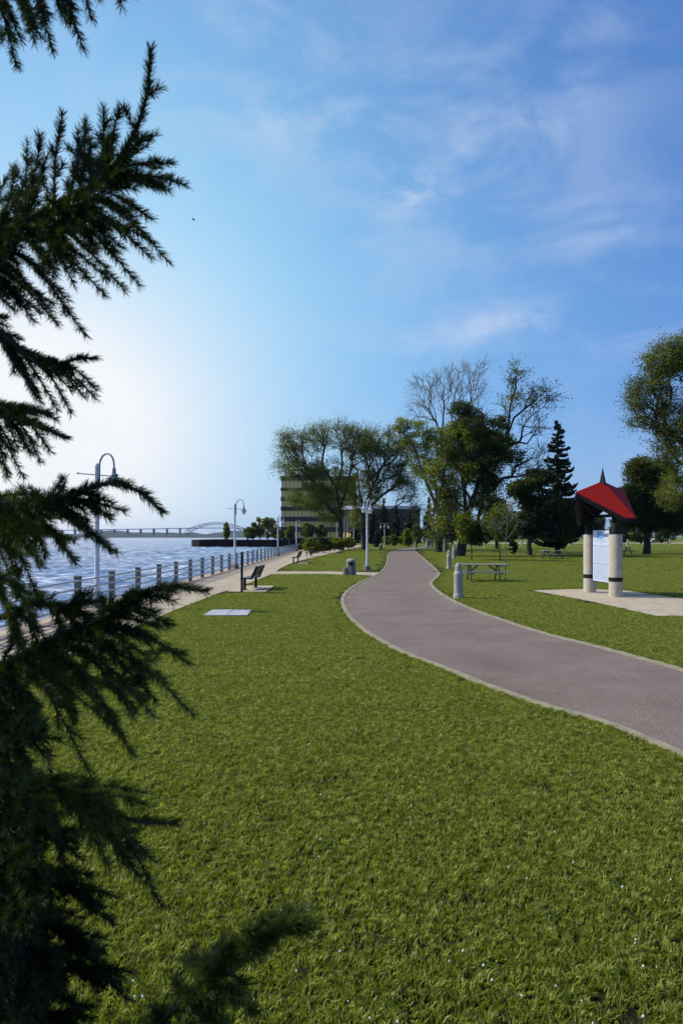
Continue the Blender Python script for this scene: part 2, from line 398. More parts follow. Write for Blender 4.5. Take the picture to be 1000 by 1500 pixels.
# ------------------------------------------------------------------ setting: ground, water, paths
fx = lambda Y: -6.91 + .006 * Y          # line of the railing
FE = 104.0
WZ = -1.3
shore = [(fx(-40) - .35, -40), (fx(0) - .35, 0), (fx(FE) - .35, FE), (-8.5, 150), (-12, 228), (-48.5, 233), (-52, 238), (-52, 330), (-14, 345), (60, 900), (400, 3000)]
land = shore + [(6000, 9000), (6000, -40)]
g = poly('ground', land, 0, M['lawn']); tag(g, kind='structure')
def water():
    ys = np.concatenate([[-300, -40], 8 * (480 / 8) ** (np.arange(620) / 619.0), [560, 800, 12000]])
    xs = np.concatenate([[-9000, -900], -np.linspace(300, 60, 180)[:-1], -np.linspace(60, 5, 330), [300, 1000]])
    Xg, Yg = np.meshgrid(xs, ys); Zg = np.zeros_like(Xg)
    rw = np.random.RandomState(5)
    for k in range(46):
        lam = rw.uniform(.9, 7.5); ang = rw.normal(R(100), R(32)); kx, ky = math.cos(ang) / lam * 6.283, math.sin(ang) / lam * 6.283
        w1 = np.sin(kx * Xg + ky * Yg + rw.rand() * 6.28 + .8 * np.sin(Xg * .21 + Yg * .13 + k)); Zg += .0055 * lam ** .8 * (1 - 2 * np.abs(w1)) * (lam > 1.2 * Yg * .004)
    Zg[:2] = 0; Zg[-3:] = 0; Zg[:, :2] = 0; Zg[:, -2:] = 0
    V = np.stack([Xg, Yg, Zg + WZ], 2).reshape(-1, 3); ny, nx = Xg.shape
    a = (np.arange(ny - 1)[:, None] * nx + np.arange(nx - 1)[None, :]).ravel(); Q = np.stack([a, a + 1, a + 1 + nx, a + nx], 1)
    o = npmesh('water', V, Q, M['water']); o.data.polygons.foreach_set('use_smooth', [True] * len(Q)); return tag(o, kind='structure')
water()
# quay wall strips
mb = MB()
def wallstrip(mb, pts, z0, z1, th):
    for a, b_ in zip(pts[:-1], pts[1:]):
        a = Vector((a[0], a[1], 0)); b_ = Vector((b_[0], b_[1], 0)); d = (b_ - a).normalized(); nrm = Vector((-d.y, d.x, 0))
        mb.add([a + Vector((0, 0, z0)), b_ + Vector((0, 0, z0)), b_ + Vector((0, 0, z1)), a + Vector((0, 0, z1)), a + nrm * th + Vector((0, 0, z0)), b_ + nrm * th + Vector((0, 0, z0)), b_ + nrm * th + Vector((0, 0, z1)), a + nrm * th + Vector((0, 0, z1))],
               [(0, 1, 2, 3), (5, 4, 7, 6), (3, 2, 6, 7), (0, 4, 5, 1), (0, 3, 7, 4), (1, 5, 6, 2)])
wallstrip(mb, shore[:5], -3, -.02, .3)
q = mb.build('quay_wall', M['quay']); tag(q, 'grey concrete quay wall dropping to the water below the promenade railing', 'wall')

Ledge = [gp(*p) for p in [(1120, 1150), (1000, 1103), (940, 1078), (880, 1055), (800, 1033), (720, 1005), (650, 977), (600, 958), (560, 938), (530, 918), (511, 898), (504, 880), (511, 866), (528, 854), (549, 844), (563, 834), (568, 822), (569, 812), (577, 806.5), (592, 803)]]
Redge = [gp(*p) for p in [(1200, 1046), (1090, 1012), (1000, 985), (930, 965), (860, 946), (800, 931), (740, 912), (690, 894), (652, 876), (632, 861), (629, 853), (638, 845), (640, 839), (632, 830), (620, 819), (608, 808), (606, 804.5)]]
LE = smooth(Ledge, 10); RE = smooth(Redge, 10)
far = [gp(630, 801.6), gp(700, 800.2), gp(705, 798.6), gp(620, 799.8)]
pathpoly = LE + [Vector(p[:2]) for p in far[::-1]] + RE[::-1]
pathpoly = LE + [Vector(far[3][:2]), Vector(far[2][:2]), Vector(far[1][:2]), Vector(far[0][:2])] + RE[::-1]
o = poly('path', pathpoly, .012, M['asphalt']); tag(o, kind='structure')
def ribbon(name, line, width, z, mat, side, thick=.03):
    mb = MB(); n = len(line); k = []
    off = []
    for i in range(n):
        d = (line[min(i + 1, n - 1)] - line[max(i - 1, 0)]).normalized(); nr = Vector((-d.y, d.x)) * side
        wv_ = width * (1 + .12 * math.sin(i * 1.7))
        off.append((line[i] + nr * .0, line[i] + nr * wv_))
    vs = []
    for a, b_ in off: vs += [(a.x, a.y, z - thick), (a.x, a.y, z), (b_.x, b_.y, z), (b_.x, b_.y, z - thick)]
    fs = []
    for i in range(n - 1):
        for j in range(3): fs.append((i * 4 + j, i * 4 + j + 1, i * 4 + 5 + j, i * 4 + 4 + j))
    mb.add(vs, fs); o = mb.build(name, mat)
    return tag(o, kind='structure')
ribbon('kerb', LE, .11, .026, M['kerb'], 1)
ribbon('kerb', RE, .14, .026, M['kerb'], -1)
# promenade
prR = [(-4.5, -40), (-4.5, 6), (-4.5, 18), (-4.3, 24), (-3.95, 29), (-3.75, 34), (-3.72, 36.2)]
cross = [gp(399, 841.6), gp(470, 840.8), gp(545, 843.8), gp(557, 839), gp(480, 837.4), gp(404, 837.4)]
prR2 = [gp(404, 837.4), gp(418, 829), gp(438, 822), gp(458, 817), gp(482, 811.5), gp(510, 804.5), gp(536, 799.5)]
prR3 = [gp(528, 798.3), gp(500, 802.5), gp(470, 808.5), gp(452, 813)]
prom = [(fx(-40) - .3, -40), *[Vector(p) for p in []]]
promL = [(fx(-40) - .3, -40), (fx(0) - .3, 0), (fx(50) - .3, 50), (fx(FE) - .3, FE), (fx(FE) + 2.8, FE), (-4.1, 90), (-3.6, 76)]
prompoly = [Vector(p[:2]) for p in prR] + [Vector(p[:2]) for p in cross[:3]] + [Vector(p[:2]) for p in cross[3:]] + [Vector(p[:2]) for p in smooth(prR2, 4)[1:]] + [Vector(p[:2]) for p in prR3] + [Vector(p) for p in promL[::-1]]
m_ = M['concrete'].copy(); m_.name = 'promenade_paving'
ntp = m_.node_tree; bp_ = ntp.nodes['Principled BSDF']
tcp = ntp.nodes.new('ShaderNodeTexCoord'); brp = ntp.nodes.new('ShaderNodeTexBrick'); brp.offset = 0
brp.inputs['Scale'].default_value = 1; brp.inputs['Brick Width'].default_value = 1.5; brp.inputs['Row Height'].default_value = 1.5; brp.inputs['Mortar Size'].default_value = .012
brp.inputs['Color1'].default_value = (1, 1, 1, 1); brp.inputs['Color2'].default_value = (.92, .91, .9, 1); brp.inputs['Mortar'].default_value = (.5, .48, .45, 1)
ntp.links.new(tcp.outputs['Object'], brp.inputs['Vector'])
mxp = ntp.nodes.new('ShaderNodeMix'); mxp.data_type = 'RGBA'; mxp.blend_type = 'MULTIPLY'; mxp.inputs[0].default_value = 1
src = bp_.inputs['Base Color'].links[0].from_socket
ntp.links.new(src, mxp.inputs[6]); ntp.links.new(brp.outputs['Color'], mxp.inputs[7]); ntp.links.new(mxp.outputs[2], bp_.inputs['Base Color'])
M['prom'] = m_
M['piling'].node_tree.nodes['Principled BSDF'].inputs['Specular IOR Level'].default_value = .1
o = poly('promenade', prompoly, .016, M['prom']); tag(o, kind='structure')
mbq = MB(); wallstrip(mbq, [(fx(FE) + .05, FE), (fx(0) + .05, 0), (fx(-40) + .05, -40)], .0, .024, .34)
M['brickedge'] = simple('brick_edging', [(.16, .10, .08), (.26, .19, .16)], 4, .9)
tag(mbq.build('quay_edging', M['brickedge']), kind='structure')
# kiosk pad
pad = [gp(*p) for p in [(779, 865.5), (854, 863), (912, 865), (969, 873.5), (1010, 879), (1120, 892), (1120, 925), (1010, 903), (961, 903), (919, 894), (867, 882)]]
o = poly('kiosk_paving', pad, .016, M['concrete']); tag(o, kind='structure')
benchpads = []
for i, (x0, x1, y0, y1) in enumerate([(-4.15, -2.72, 24.6, 27.6), (-3.25, -2.5, 50, 53)]):
    pts = [Vector((x0, y0)), Vector((x1, y0)), Vector((x1, y1)), Vector((x0, y1))]
    benchpads.append(pts)
    tag(poly('bench_paving', pts, .020, M['concrete']), kind='structure')
excl = [pathpoly, prompoly, pad] + benchpads
ex_kerb = [[LE[i] + Vector((0, 0)) for i in range(len(LE))]]

# ------------------------------------------------------------------ grass (geometry nodes, real blades)
def kerbdist(P, line, side, wd):
    q = np.array([(p.x, p.y) for p in line]); d = np.full(len(P), 1e9)
    for i in range(len(q) - 1):
        a, b_ = q[i], q[i + 1]; ab = b_ - a; t = np.clip(((P - a) @ ab) / (ab @ ab), 0, 1)
        d = np.minimum(d, np.hypot(*(P - (a + t[:, None] * ab)).T))
    return d
def grass_points():
    out = []
    for (y0, y1, st, sc) in ((1.6, 10, .19, 1.0), (10, 20, .24, 1.15), (20, 38, .42, 1.9), (38, 75, .85, 3.2), (75, 165, 1.7, 6.0)):
        ys = np.arange(y0, y1, st); xs = np.arange(-.62 * y1 - 2, .62 * y1 + 2, st)
        X, Y = np.meshgrid(xs, ys); P = np.stack([X.ravel(), Y.ravel()], 1)
        P = P + RS.uniform(-.5, .5, P.shape) * st
        P = P[(np.abs(P[:, 0]) < .60 * P[:, 1] + 1.6) & (P[:, 0] > -5)]
        rad = .17 * sc
        ok = np.ones(len(P), bool)
        near = np.zeros(len(P), bool)
        for pl in excl:
            if len(pl) > 60: ok &= ~inpoly(P, pl)
            else: ok &= ~inpoly(P, pl)
            for a in range(8):
                near |= inpoly(P + np.array([math.cos(a * .785), math.sin(a * .785)]) * rad, pl)
        kd = np.minimum(kerbdist(P, LE, 1, 0), kerbdist(P, RE, 1, 0))
        ok &= kd > .07
        near |= kd < .09 + rad
        s_ = np.where(near, np.minimum(sc, .42), sc) * RS.uniform(.85, 1.15, len(P))
        out.append(np.stack([P[ok, 0], P[ok, 1], s_[ok], np.minimum(s_[ok] ** .4, 1.8)], 1))
        # extra small tufts at edges
        E = P[near & ok]
        for k in range(5 if sc < 1.5 else 3):
            e = E + RS.uniform(-1, 1, E.shape) * rad
            g_ = np.ones(len(e), bool)
            for pl in excl: g_ &= ~inpoly(e, pl)
            g_ &= np.minimum(kerbdist(e, LE, 1, 0), kerbdist(e, RE, 1, 0)) > .13
            e = e[g_]
            out.append(np.stack([e[:, 0], e[:, 1], RS.uniform(.3, .45, len(e)), RS.uniform(.7, 1.1, len(e))], 1))
    return np.concatenate(out)
def build_grass():
    PTS = grass_points()
    V = []; Fc = []; mi = []
    nb = 720
    rr = .20 * np.sqrt(RS.rand(nb)); th = RS.rand(nb) * 6.283
    cx = rr * np.cos(th); cy = rr * np.sin(th)
    # pull the blades towards little tufts
    gx, gy = np.meshgrid(np.arange(-.18, .19, .045), np.arange(-.18, .19, .045)); tx = np.stack([gx.ravel(), gy.ravel()], 1) + RS.uniform(-.02, .02, (gx.size, 2)); tx = tx[np.hypot(tx[:, 0], tx[:, 1]) < .19]
    th_ = RS.uniform(.45, 1.45, len(tx)); ta_ = RS.rand(len(tx)) * 6.283
    for i in range(nb):
        ti = RS.randint(len(tx)); t = tx[ti]
        if RS.rand() < .92: cx[i] = t[0] + RS.normal(0, .009); cy[i] = t[1] + RS.normal(0, .009)
        h = RS.uniform(.014, .034) * th_[ti]; wd = RS.uniform(.0028, .0052); a = RS.rand() * 6.283; ln = RS.uniform(.3, 1.1) * h; b_ = ta_[ti] + RS.normal(0, .9)
        dx, dy = math.cos(a) * wd, math.sin(a) * wd; lx, ly = math.cos(b_) * ln, math.sin(b_) * ln
        k = len(V)
        V += [(cx[i] - dx, cy[i] - dy, -.002), (cx[i] + dx, cy[i] + dy, -.002), (cx[i] + dx * .7 + lx * .4, cy[i] + dy * .7 + ly * .4, h * .65), (cx[i] - dx * .7 + lx * .4, cy[i] - dy * .7 + ly * .4, h * .65), (cx[i] + lx, cy[i] + ly, h)]
        Fc += [(k, k + 1, k + 2, k + 3), (k + 3, k + 2, k + 4)]
    nbv = len(V)
    V += [(p[0], p[1], 0) for p in PTS]
    me = bpy.data.meshes.new('grass'); me.from_pydata(V, [], Fc); me.materials.append(M['blade'])
    at = me.attributes.new('ispoint', 'BOOLEAN', 'POINT'); at.data.foreach_set('value', [False] * nbv + [True] * len(PTS))
    sv = np.ones((len(V), 3), np.float32); sv[nbv:, 0] = PTS[:, 2]; sv[nbv:, 1] = PTS[:, 2]; sv[nbv:, 2] = PTS[:, 3]
    at = me.attributes.new('psc', 'FLOAT_VECTOR', 'POINT'); at.data.foreach_set('vector', sv.ravel())
    rv = np.zeros((len(V), 3), np.float32); rv[:, 2] = RS.rand(len(V)) * 6.283
    at = me.attributes.new('prt', 'FLOAT_VECTOR', 'POINT'); at.data.foreach_set('vector', rv.ravel())
    o = bpy.data.objects.new('grass', me); C.objects.link(o)
    ng = bpy.data.node_groups.new('grass_scatter', 'GeometryNodeTree')
    ng.interface.new_socket('Geometry', in_out='INPUT', socket_type='NodeSocketGeometry'); ng.interface.new_socket('Geometry', in_out='OUTPUT', socket_type='NodeSocketGeometry')
    n_ = ng.nodes.new; gi = n_('NodeGroupInput'); go = n_('NodeGroupOutput')
    a1 = n_('GeometryNodeInputNamedAttribute'); a1.data_type = 'BOOLEAN'; a1.inputs[0].default_value = 'ispoint'
    a2 = n_('GeometryNodeInputNamedAttribute'); a2.data_type = 'FLOAT_VECTOR'; a2.inputs[0].default_value = 'psc'
    a3 = n_('GeometryNodeInputNamedAttribute'); a3.data_type = 'FLOAT_VECTOR'; a3.inputs[0].default_value = 'prt'
    sp = n_('GeometryNodeSeparateGeometry'); sp.domain = 'POINT'
    mp_ = n_('GeometryNodeMeshToPoints'); ip = n_('GeometryNodeInstanceOnPoints')
    l = ng.links.new
    l(gi.outputs[0], sp.inputs[0]); l(a1.outputs[0], sp.inputs[1]); l(sp.outputs[0], mp_.inputs[0]); l(mp_.outputs[0], ip.inputs['Points'])
    l(sp.outputs[1], ip.inputs['Instance']); l(a2.outputs[0], ip.inputs['Scale']); l(a3.outputs[0], ip.inputs['Rotation']); l(ip.outputs[0], go.inputs[0])
    md = o.modifiers.new('scatter', 'NODES'); md.node_group = ng
    tag(o, 'short green grass of the lawn beside the curving path', 'grass', kind='stuff')
    print('grass instances', len(PTS))
build_grass()
# clover heads scattered in the lawn
mb = MB()
k = 0
while k < 170:
    y = 2.6 + 26 * random.random() ** 1.6; x = random.uniform(-.55 * y - .3, .55 * y + .3)
    P = np.array([[x, y]])
    if x < -4.4 or any(inpoly(P, pl)[0] for pl in excl) or min(kerbdist(P, LE, 1, 0)[0], kerbdist(P, RE, 1, 0)[0]) < .2: continue
    if noise.noise(Vector((x * .25, y * .25, 3))) < -.1: continue
    r = random.uniform(.0035, .0065); z = random.uniform(.035, .05)
    mb.lathe([(r * .4, z), (r, z + r * .6), (r * .9, z + r * 1.4), (r * .3, z + r * 2)], 6, (x, y, 0)); k += 1
o = mb.build('clover', M['clover']); tag(o, 'tiny white clover flowers dotted over the lawn', 'flowers', kind='stuff')

# ------------------------------------------------------------------ background trees
def grow(base, trunks, blobs, bf=.35, step=.8, jit=.06, seed=1, tw=1.0):
    """trunks: polylines; blobs: (centre, radii, count). Returns nodes, parents, tips"""
    rs = np.random.RandomState(seed)
    P = [np.array(trunks[0][0], float)]; par = [-1]; pl = [0.0]
    def extend(i, pts):
        for p in pts:
            a = P[i]; d = np.linalg.norm(p - a); n = max(1, int(d / step))
            for k in range(1, n + 1):
                q = a + (p - a) * k / n
                if k < n: q = q + rs.normal(0, jit * step, 3)
                P.append(q); par.append(i); pl.append(pl[i] + d / n); i = len(P) - 1
        return i
    for t in trunks:
        pts = [np.array(p, float) for p in t]
        if len(P) == 1: extend(0, pts[1:])
        else:
            j = int(np.argmin(np.linalg.norm(np.array(P) - pts[0], axis=1))); extend(j, pts[1:])
    first = max(1, len(P) // 6)
    T = []
    for (c, r, n, leafy) in blobs:
        u = rs.normal(size=(n, 3)); u /= np.linalg.norm(u, axis=1)[:, None]; u *= rs.uniform(.25, 1, (n, 1)) ** .5
        for x in np.array(c) + u * np.array(r): T.append((x, leafy))
    root = np.array(trunks[0][0])
    T.sort(key=lambda t: np.linalg.norm(t[0] - root) + rs.rand() * 1.5)
    tips = []
    for t, leafy in T:
        A = np.array(P); d = np.linalg.norm(A - t, axis=1); cost = d + bf * np.array(pl)
        cost[:first] += 100
        # avoid growing straight down
        cost += np.maximum(0, A[:, 2] - t[2]) * .5
        j = int(np.argmin(cost)); a = P[j]; dd = d[j]
        mid = (a + t) / 2 + np.array([0, 0, .07 * dd]) + rs.normal(0, .045 * dd, 3)
        i = extend(j, [mid, t]); tips.append((i, leafy))
        dr = P[i] - a; dr /= np.linalg.norm(dr) + 1e-9
        if leafy <= 1.25:
            for kk in range(4):
                d2 = dr + rs.normal(0, .55, 3) + np.array([0, 0, .15]); d2 /= np.linalg.norm(d2)
                l2 = rs.uniform(.5, 1.2) * tw; i2 = extend(i, [P[i] + d2 * l2 * .5, P[i] + d2 * l2 + np.array([0, 0, -.1 * l2])])
                if leafy > .3: tips.append((i2, leafy * .25))
    ch = [0] * len(P)
    return np.array(P), np.array(par), tips
def radii(P, par, tipr, p=2.15):
    n = len(P); acc = np.zeros(n)
    haschild = np.zeros(n, bool); haschild[par[1:]] = True
    acc[~haschild] = tipr ** p
    for i in range(n - 1, 0, -1): acc[par[i]] += acc[i]
    return acc ** (1 / p)
def wood(name, P, par, rad, mats, parent, loc, minr=0, bare=None):
    """frustums for every edge"""
    idx = np.arange(1, len(P)); A = P[par[idx]]; B = P[idx]; ra = np.minimum(rad[par[idx]], rad[idx] * 1.35); rb = rad[idx]
    V = []; Q = []; k = 0; out = []
    for big, n in ((True, 8), (False, 3)):
        s = (rb > .07) if big else (rb <= .07)
        if not s.any(): continue
        a, b_, r1, r2 = A[s], B[s], ra[s], rb[s]
        d = b_ - a; ln = np.linalg.norm(d, axis=1)[:, None] + 1e-9; d /= ln
        ref = np.where(np.abs(d[:, 2:3]) < .9, np.array([[0, 0, 1.]]), np.array([[1., 0, 0]]))
        u = np.cross(d, ref); u /= np.linalg.norm(u, axis=1)[:, None] + 1e-9; v = np.cross(d, u)
        m = len(a); th = np.arange(n) * 2 * math.pi / n
        ring = u[:, None, :] * np.cos(th)[None, :, None] + v[:, None, :] * np.sin(th)[None, :, None]
        va = a[:, None, :] - d[:, None, :] * (r1[:, None, None] * .2) + ring * r1[:, None, None]; vb = b_[:, None, :] + ring * r2[:, None, None]
        vv = np.concatenate([va, vb], 1).reshape(-1, 3)
        base = (np.arange(m) * 2 * n)[:, None]; j = np.arange(n)[None, :]; jn = (np.arange(n) + 1)[None, :] % n
        q_ = np.stack([base + j, base + jn, base + n + jn, base + n + j], 2).reshape(-1, 4) + k
        V.append(vv); Q.append(q_); k += len(vv)
    V = np.concatenate(V); Q = np.concatenate(Q)
    return npmesh(name, V - np.array(loc), Q, mats, parent=parent)
def leaves(P, tips, per, sig, size, rs, droop=0):
    c = []
    for i, leafy in tips:
        n = int(per * leafy)
        if n <= 0: continue
        s = sig * rs.uniform(.6, 1.3)
        x = P[i] + np.clip(rs.normal(0, 1, (n, 3)), -1.4, 1.4) * np.array([s, s, s * .65]); c.append(x)
    return np.concatenate(c) if c else np.zeros((0, 3))
def leafquads(X, size, rs, flat=.6, asp=1.7):
    n = len(X); nrm = rs.normal(size=(n, 3)); nrm[:, 2] = nrm[:, 2] * (1 + flat); nrm /= np.linalg.norm(nrm, axis=1)[:, None]
    u = np.cross(nrm, rs.normal(size=(n, 3))); u /= np.linalg.norm(u, axis=1)[:, None]; v = np.cross(nrm, u)
    s = size * rs.uniform(.6, 1.3, (n, 1))
    V = np.stack([X - u * s * asp / 2, X - v * s / 2 + nrm * s * .12, X + u * s * asp / 2, X + v * s / 2 + nrm * s * .12], 1).reshape(-1, 3)
    Q = np.arange(n * 4).reshape(-1, 4)
    return V, Q
def tree(name, label, cat, Z, trunks, blobs, per=40, sig=.6, size=.2, mats=('leafmid',), bark='bark', tipr=.02, bf=.35, seed=1, group=None, deep=1.0, tscale=1, step=.8, twl=1.0, trunk_r=None):
    base = pp(trunks[0][0][0], trunks[0][0][1], Z); base.z = 0
    rs = np.random.RandomState(seed)
    tr = []
    for t in trunks:
        pl_ = []
        for k, p in enumerate(t):
            q_ = pp(p[0], p[1], Z + (p[2] if len(p) > 2 else 0))
            pl_.append(tuple(q_))
        tr.append(pl_)
    tr[0][0] = (base.x, base.y, -.1)
    bl = []
    for b_ in blobs:
        px, py, rx, ry, n, leafy = b_[:6]; dz = b_[6] if len(b_) > 6 else 0
        c_ = pp(px, py, Z + dz); s_ = (Z + dz) / F
        bl.append((tuple(c_), (rx * s_, (rx + ry) / 2 * s_ * deep, ry * s_), n, leafy))
    P, par, tips = grow(base, tr, bl, bf=bf, seed=seed, step=step, tw=twl)
    rad = radii(P, par, tipr)
    if trunk_r: 
        ex = math.log(trunk_r / tipr) / math.log(rad[1] / tipr); rad = tipr * (rad / tipr) ** ex
    hgt = P[:, 2]; rad = rad * (1 + .5 * np.exp(-np.maximum(hgt, 0) / (.06 * hgt.max())))
    root = empty(name, base); tag(root, label, cat, group)
    wood('trunk', P, par, rad, M[bark], root, base)
    X = leaves(P, tips, per, sig, size, rs)
    if len(X):
        X = X[X[:, 2] > .25]
        V, Q = leafquads(X, size, rs)
        mi = None; ml = [M[x] for x in mats]
        if len(ml) > 1:
            # clumps of different foliage colour
            val = np.array([noise.noise(Vector(x) * .45 + Vector((seed, 0, 0))) for x in X]); mi = (val > .12).astype(int)
        npmesh('crown', V - np.array(base), Q, ml, mi=mi, parent=root)
    return root

# the two spreading elms in front of the office block
tree('spreading_elm', 'wide spreading elm with thinning leaves left of its twin, before the banded office block', 'tree', 100,
     [[(500, 806), (499, 780), (498, 745), (492, 715), (478, 690)], [(498, 745), (507, 715), (515, 685)], [(499, 762), (475, 735), (455, 715)], [(492, 715), (500, 690), (500, 650)]],
     [(445, 650, 36, 18, 90, .42), (490, 638, 40, 18, 100, .42), (425, 665, 20, 16, 40, .5), (530, 650, 32, 24, 80, .6), (440, 690, 34, 14, 60, 1.2), (485, 700, 38, 28, 120, 2.0), (452, 728, 34, 20, 90, 1.9), (482, 745, 26, 24, 70, 1.8), (418, 640, 12, 10, 14, .5)],
     per=62, sig=.48, size=.105, mats=('leafgrey', 'leafmid'), tipr=.017, seed=3, trunk_r=.30, bf=.55, twl=1.6)
tree('spreading_elm', 'right-hand spreading elm with its trunk just left of the tall white double lamp', 'tree', 103,
     [[(533, 805), (532, 780), (534, 750), (545, 715), (558, 685)], [(534, 750), (525, 715), (522, 680)], [(534, 755), (560, 725), (585, 705)]],
     [(560, 652, 36, 22, 100, .5), (585, 665, 24, 22, 60, .6), (530, 665, 28, 26, 70, .7), (565, 700, 36, 20, 80, .9), (592, 720, 18, 24, 40, .7), (535, 720, 32, 30, 120, 2.0), (605, 750, 10, 16, 14, .6), (525, 760, 16, 16, 30, 1.4)],
     per=62, sig=.48, size=.105, mats=('leafgrey', 'leafmid'), tipr=.02, seed=5, trunk_r=.34, bf=.55, twl=1.6)
# tree with dead top behind (trunk 642)
tree('half_dead_maple', 'tall tree with fan of bare dead twigs above green leaves, straight trunk beside the path', 'tree', 88,
     [[(642, 808), (643, 775), (641, 735), (636, 700), (640, 660), (638, 620)], [(641, 735), (655, 700), (668, 650), (672, 600)], [(641, 745), (622, 700), (608, 660)], [(640, 660), (630, 600), (622, 580)], [(672, 640), (690, 590), (694, 560)]],
     [(612, 640, 30, 24, 70, 1.5), (640, 660, 26, 38, 80, 1.5), (618, 680, 20, 20, 30, 1.0), (640, 755, 12, 26, 22, 1.3), (655, 720, 20, 30, 40, 1.2), (588, 626, 12, 12, 18, 1.5), (638, 785, 9, 8, 7, 1.2)],
     per=46, sig=.42, size=.13, mats=('leafmid', 'leaflight'), tipr=.014, seed=8, trunk_r=.38, bf=.5)
tree('bare_treetop', 'bare dead tree whose leafless twigs fan out above the green maples', 'tree', 92,
     [[(652, 806), (652, 760), (650, 700), (646, 650), (636, 600), (622, 570)], [(650, 680), (660, 620), (668, 570), (672, 545)], [(652, 690), (675, 620), (694, 575), (702, 550)], [(646, 650), (650, 600), (650, 560)]],
     [(622, 572, 22, 26, 52, 0), (648, 565, 20, 26, 52, 0), (675, 560, 24, 28, 64, 0), (700, 556, 14, 26, 36, 0), (690, 600, 26, 20, 26, 0), (612, 600, 16, 16, 16, 0), (640, 600, 30, 16, 20, 0)],
     per=0, bark='barkpale', tipr=.012, seed=9, trunk_r=.24, bf=.6, twl=1.7)
# big dark maple, leaning trunk
tree('dark_maple', 'dense dark maple with leaning trunk, spiky half-bare limb reaching out over the picnic lawn', 'tree', 69,
     [[(673, 816), (677, 795), (683, 760), (690, 735), (700, 705), (725, 670), (742, 640)], [(683, 760), (680, 715), (678, 660), (688, 620)], [(690, 735), (670, 700), (655, 680)], [(742, 640), (746, 600), (755, 560), (758, 540)], [(742, 640), (752, 612), (780, 590), (808, 562)], [(735, 655), (760, 648), (785, 652), (800, 665)], [(677, 780), (700, 770), (712, 775)]],
     [(690, 628, 34, 26, 150, 1.7), (715, 650, 34, 26, 150, 1.6), (662, 650, 26, 30, 80, 1.3), (690, 675, 34, 26, 100, 1.1), (730, 665, 22, 22, 70, 1.3), (675, 600, 18, 10, 30, 1.5), (664, 740, 14, 30, 40, 1.0), (708, 735, 16, 22, 36, .9), (658, 775, 12, 14, 20, 1.2), (715, 712, 16, 18, 30, .9), (640, 700, 14, 20, 24, 1.1), (700, 700, 26, 12, 30, 1.2), (735, 620, 14, 10, 20, 1.3),
      (757, 560, 13, 30, 26, .33), (745, 600, 14, 22, 12, .31), (790, 580, 24, 14, 24, .36), (770, 600, 16, 16, 8, .31), (780, 625, 24, 14, 30, .02), (760, 690, 14, 12, 26, .05), (790, 670, 12, 20, 24, .03), (755, 670, 12, 10, 20, .4)],
     per=48, sig=.36, size=.12, mats=('leafdark', 'leafmid'), tipr=.015, seed=12, trunk_r=.38, bf=.5, twl=1.3)
# right edge trees
tree('tall_ash', 'tall airy ash with grey-green leaves cut off by the right edge', 'tree', 60,
     [[(1050, 826), (1046, 780), (1035, 730), (1015, 690), (1000, 650)], [(1035, 730), (1040, 660), (1030, 580)], [(1000, 650), (975, 625), (945, 610)], [(1015, 690), (985, 670)]],
     [(975, 530, 36, 30, 150, .8), (950, 580, 32, 28, 130, .8), (1010, 520, 30, 40, 120, .9), (985, 620, 30, 30, 110, 1.0), (1000, 680, 26, 36, 110, 1.3), (935, 618, 16, 10, 24, .7), (985, 720, 22, 30, 80, 1.5), (1050, 600, 50, 80, 160, 1.2), (1060, 700, 45, 50, 90, 1.2), (972, 660, 16, 22, 40, .9)],
     per=38, sig=.32, size=.09, mats=('leafgrey', 'leafmid'), tipr=.012, seed=15, trunk_r=.4, bf=.5)
tree('dark_linden', 'broad dark linden with a short thick trunk just right of the red-roofed kiosk', 'tree', 78,
     [[(946, 812), (947, 790), (947, 765), (943, 730), (940, 700)], [(947, 775), (930, 750), (922, 730)], [(947, 775), (965, 750), (975, 725)]],
     [(938, 690, 20, 20, 90, 1.6), (960, 700, 24, 24, 90, 1.6), (935, 730, 30, 26, 130, 1.8), (965, 740, 34, 26, 140, 1.8), (925, 755, 22, 14, 60, 1.6), (985, 760, 24, 16, 60, 1.6), (950, 765, 34, 12, 70, 1.6)],
     per=70, sig=.5, size=.14, mats=('leafdark',), tipr=.018, seed=17, trunk_r=.36)
# leaning pine beside the tall spruce
tree('leaning_pine', 'dark flat-topped pine with crooked trunk left of the tall pointed spruce', 'tree', 72,
     [[(776, 814), (774, 798), (782, 775), (786, 750), (778, 725), (765, 712)], [(784, 765), (800, 750), (815, 745)], [(786, 750), (790, 715), (795, 695)]],
     [(768, 715, 22, 10, 60, 1.6), (790, 700, 18, 12, 50, 1.6), (775, 735, 16, 8, 30, 1.4), (800, 745, 34, 18, 110, 1.9), (835, 755, 30, 20, 100, 1.9), (775, 765, 28, 16, 70, 1.7), (815, 775, 34, 14, 80, 1.8), (757, 722, 9, 5, 14, 1.5), (855, 770, 16, 12, 36, 1.7)],
     per=48, sig=.42, size=.17, mats=('conifer', 'leafdark'), tipr=.018, seed=19, trunk_r=.22)
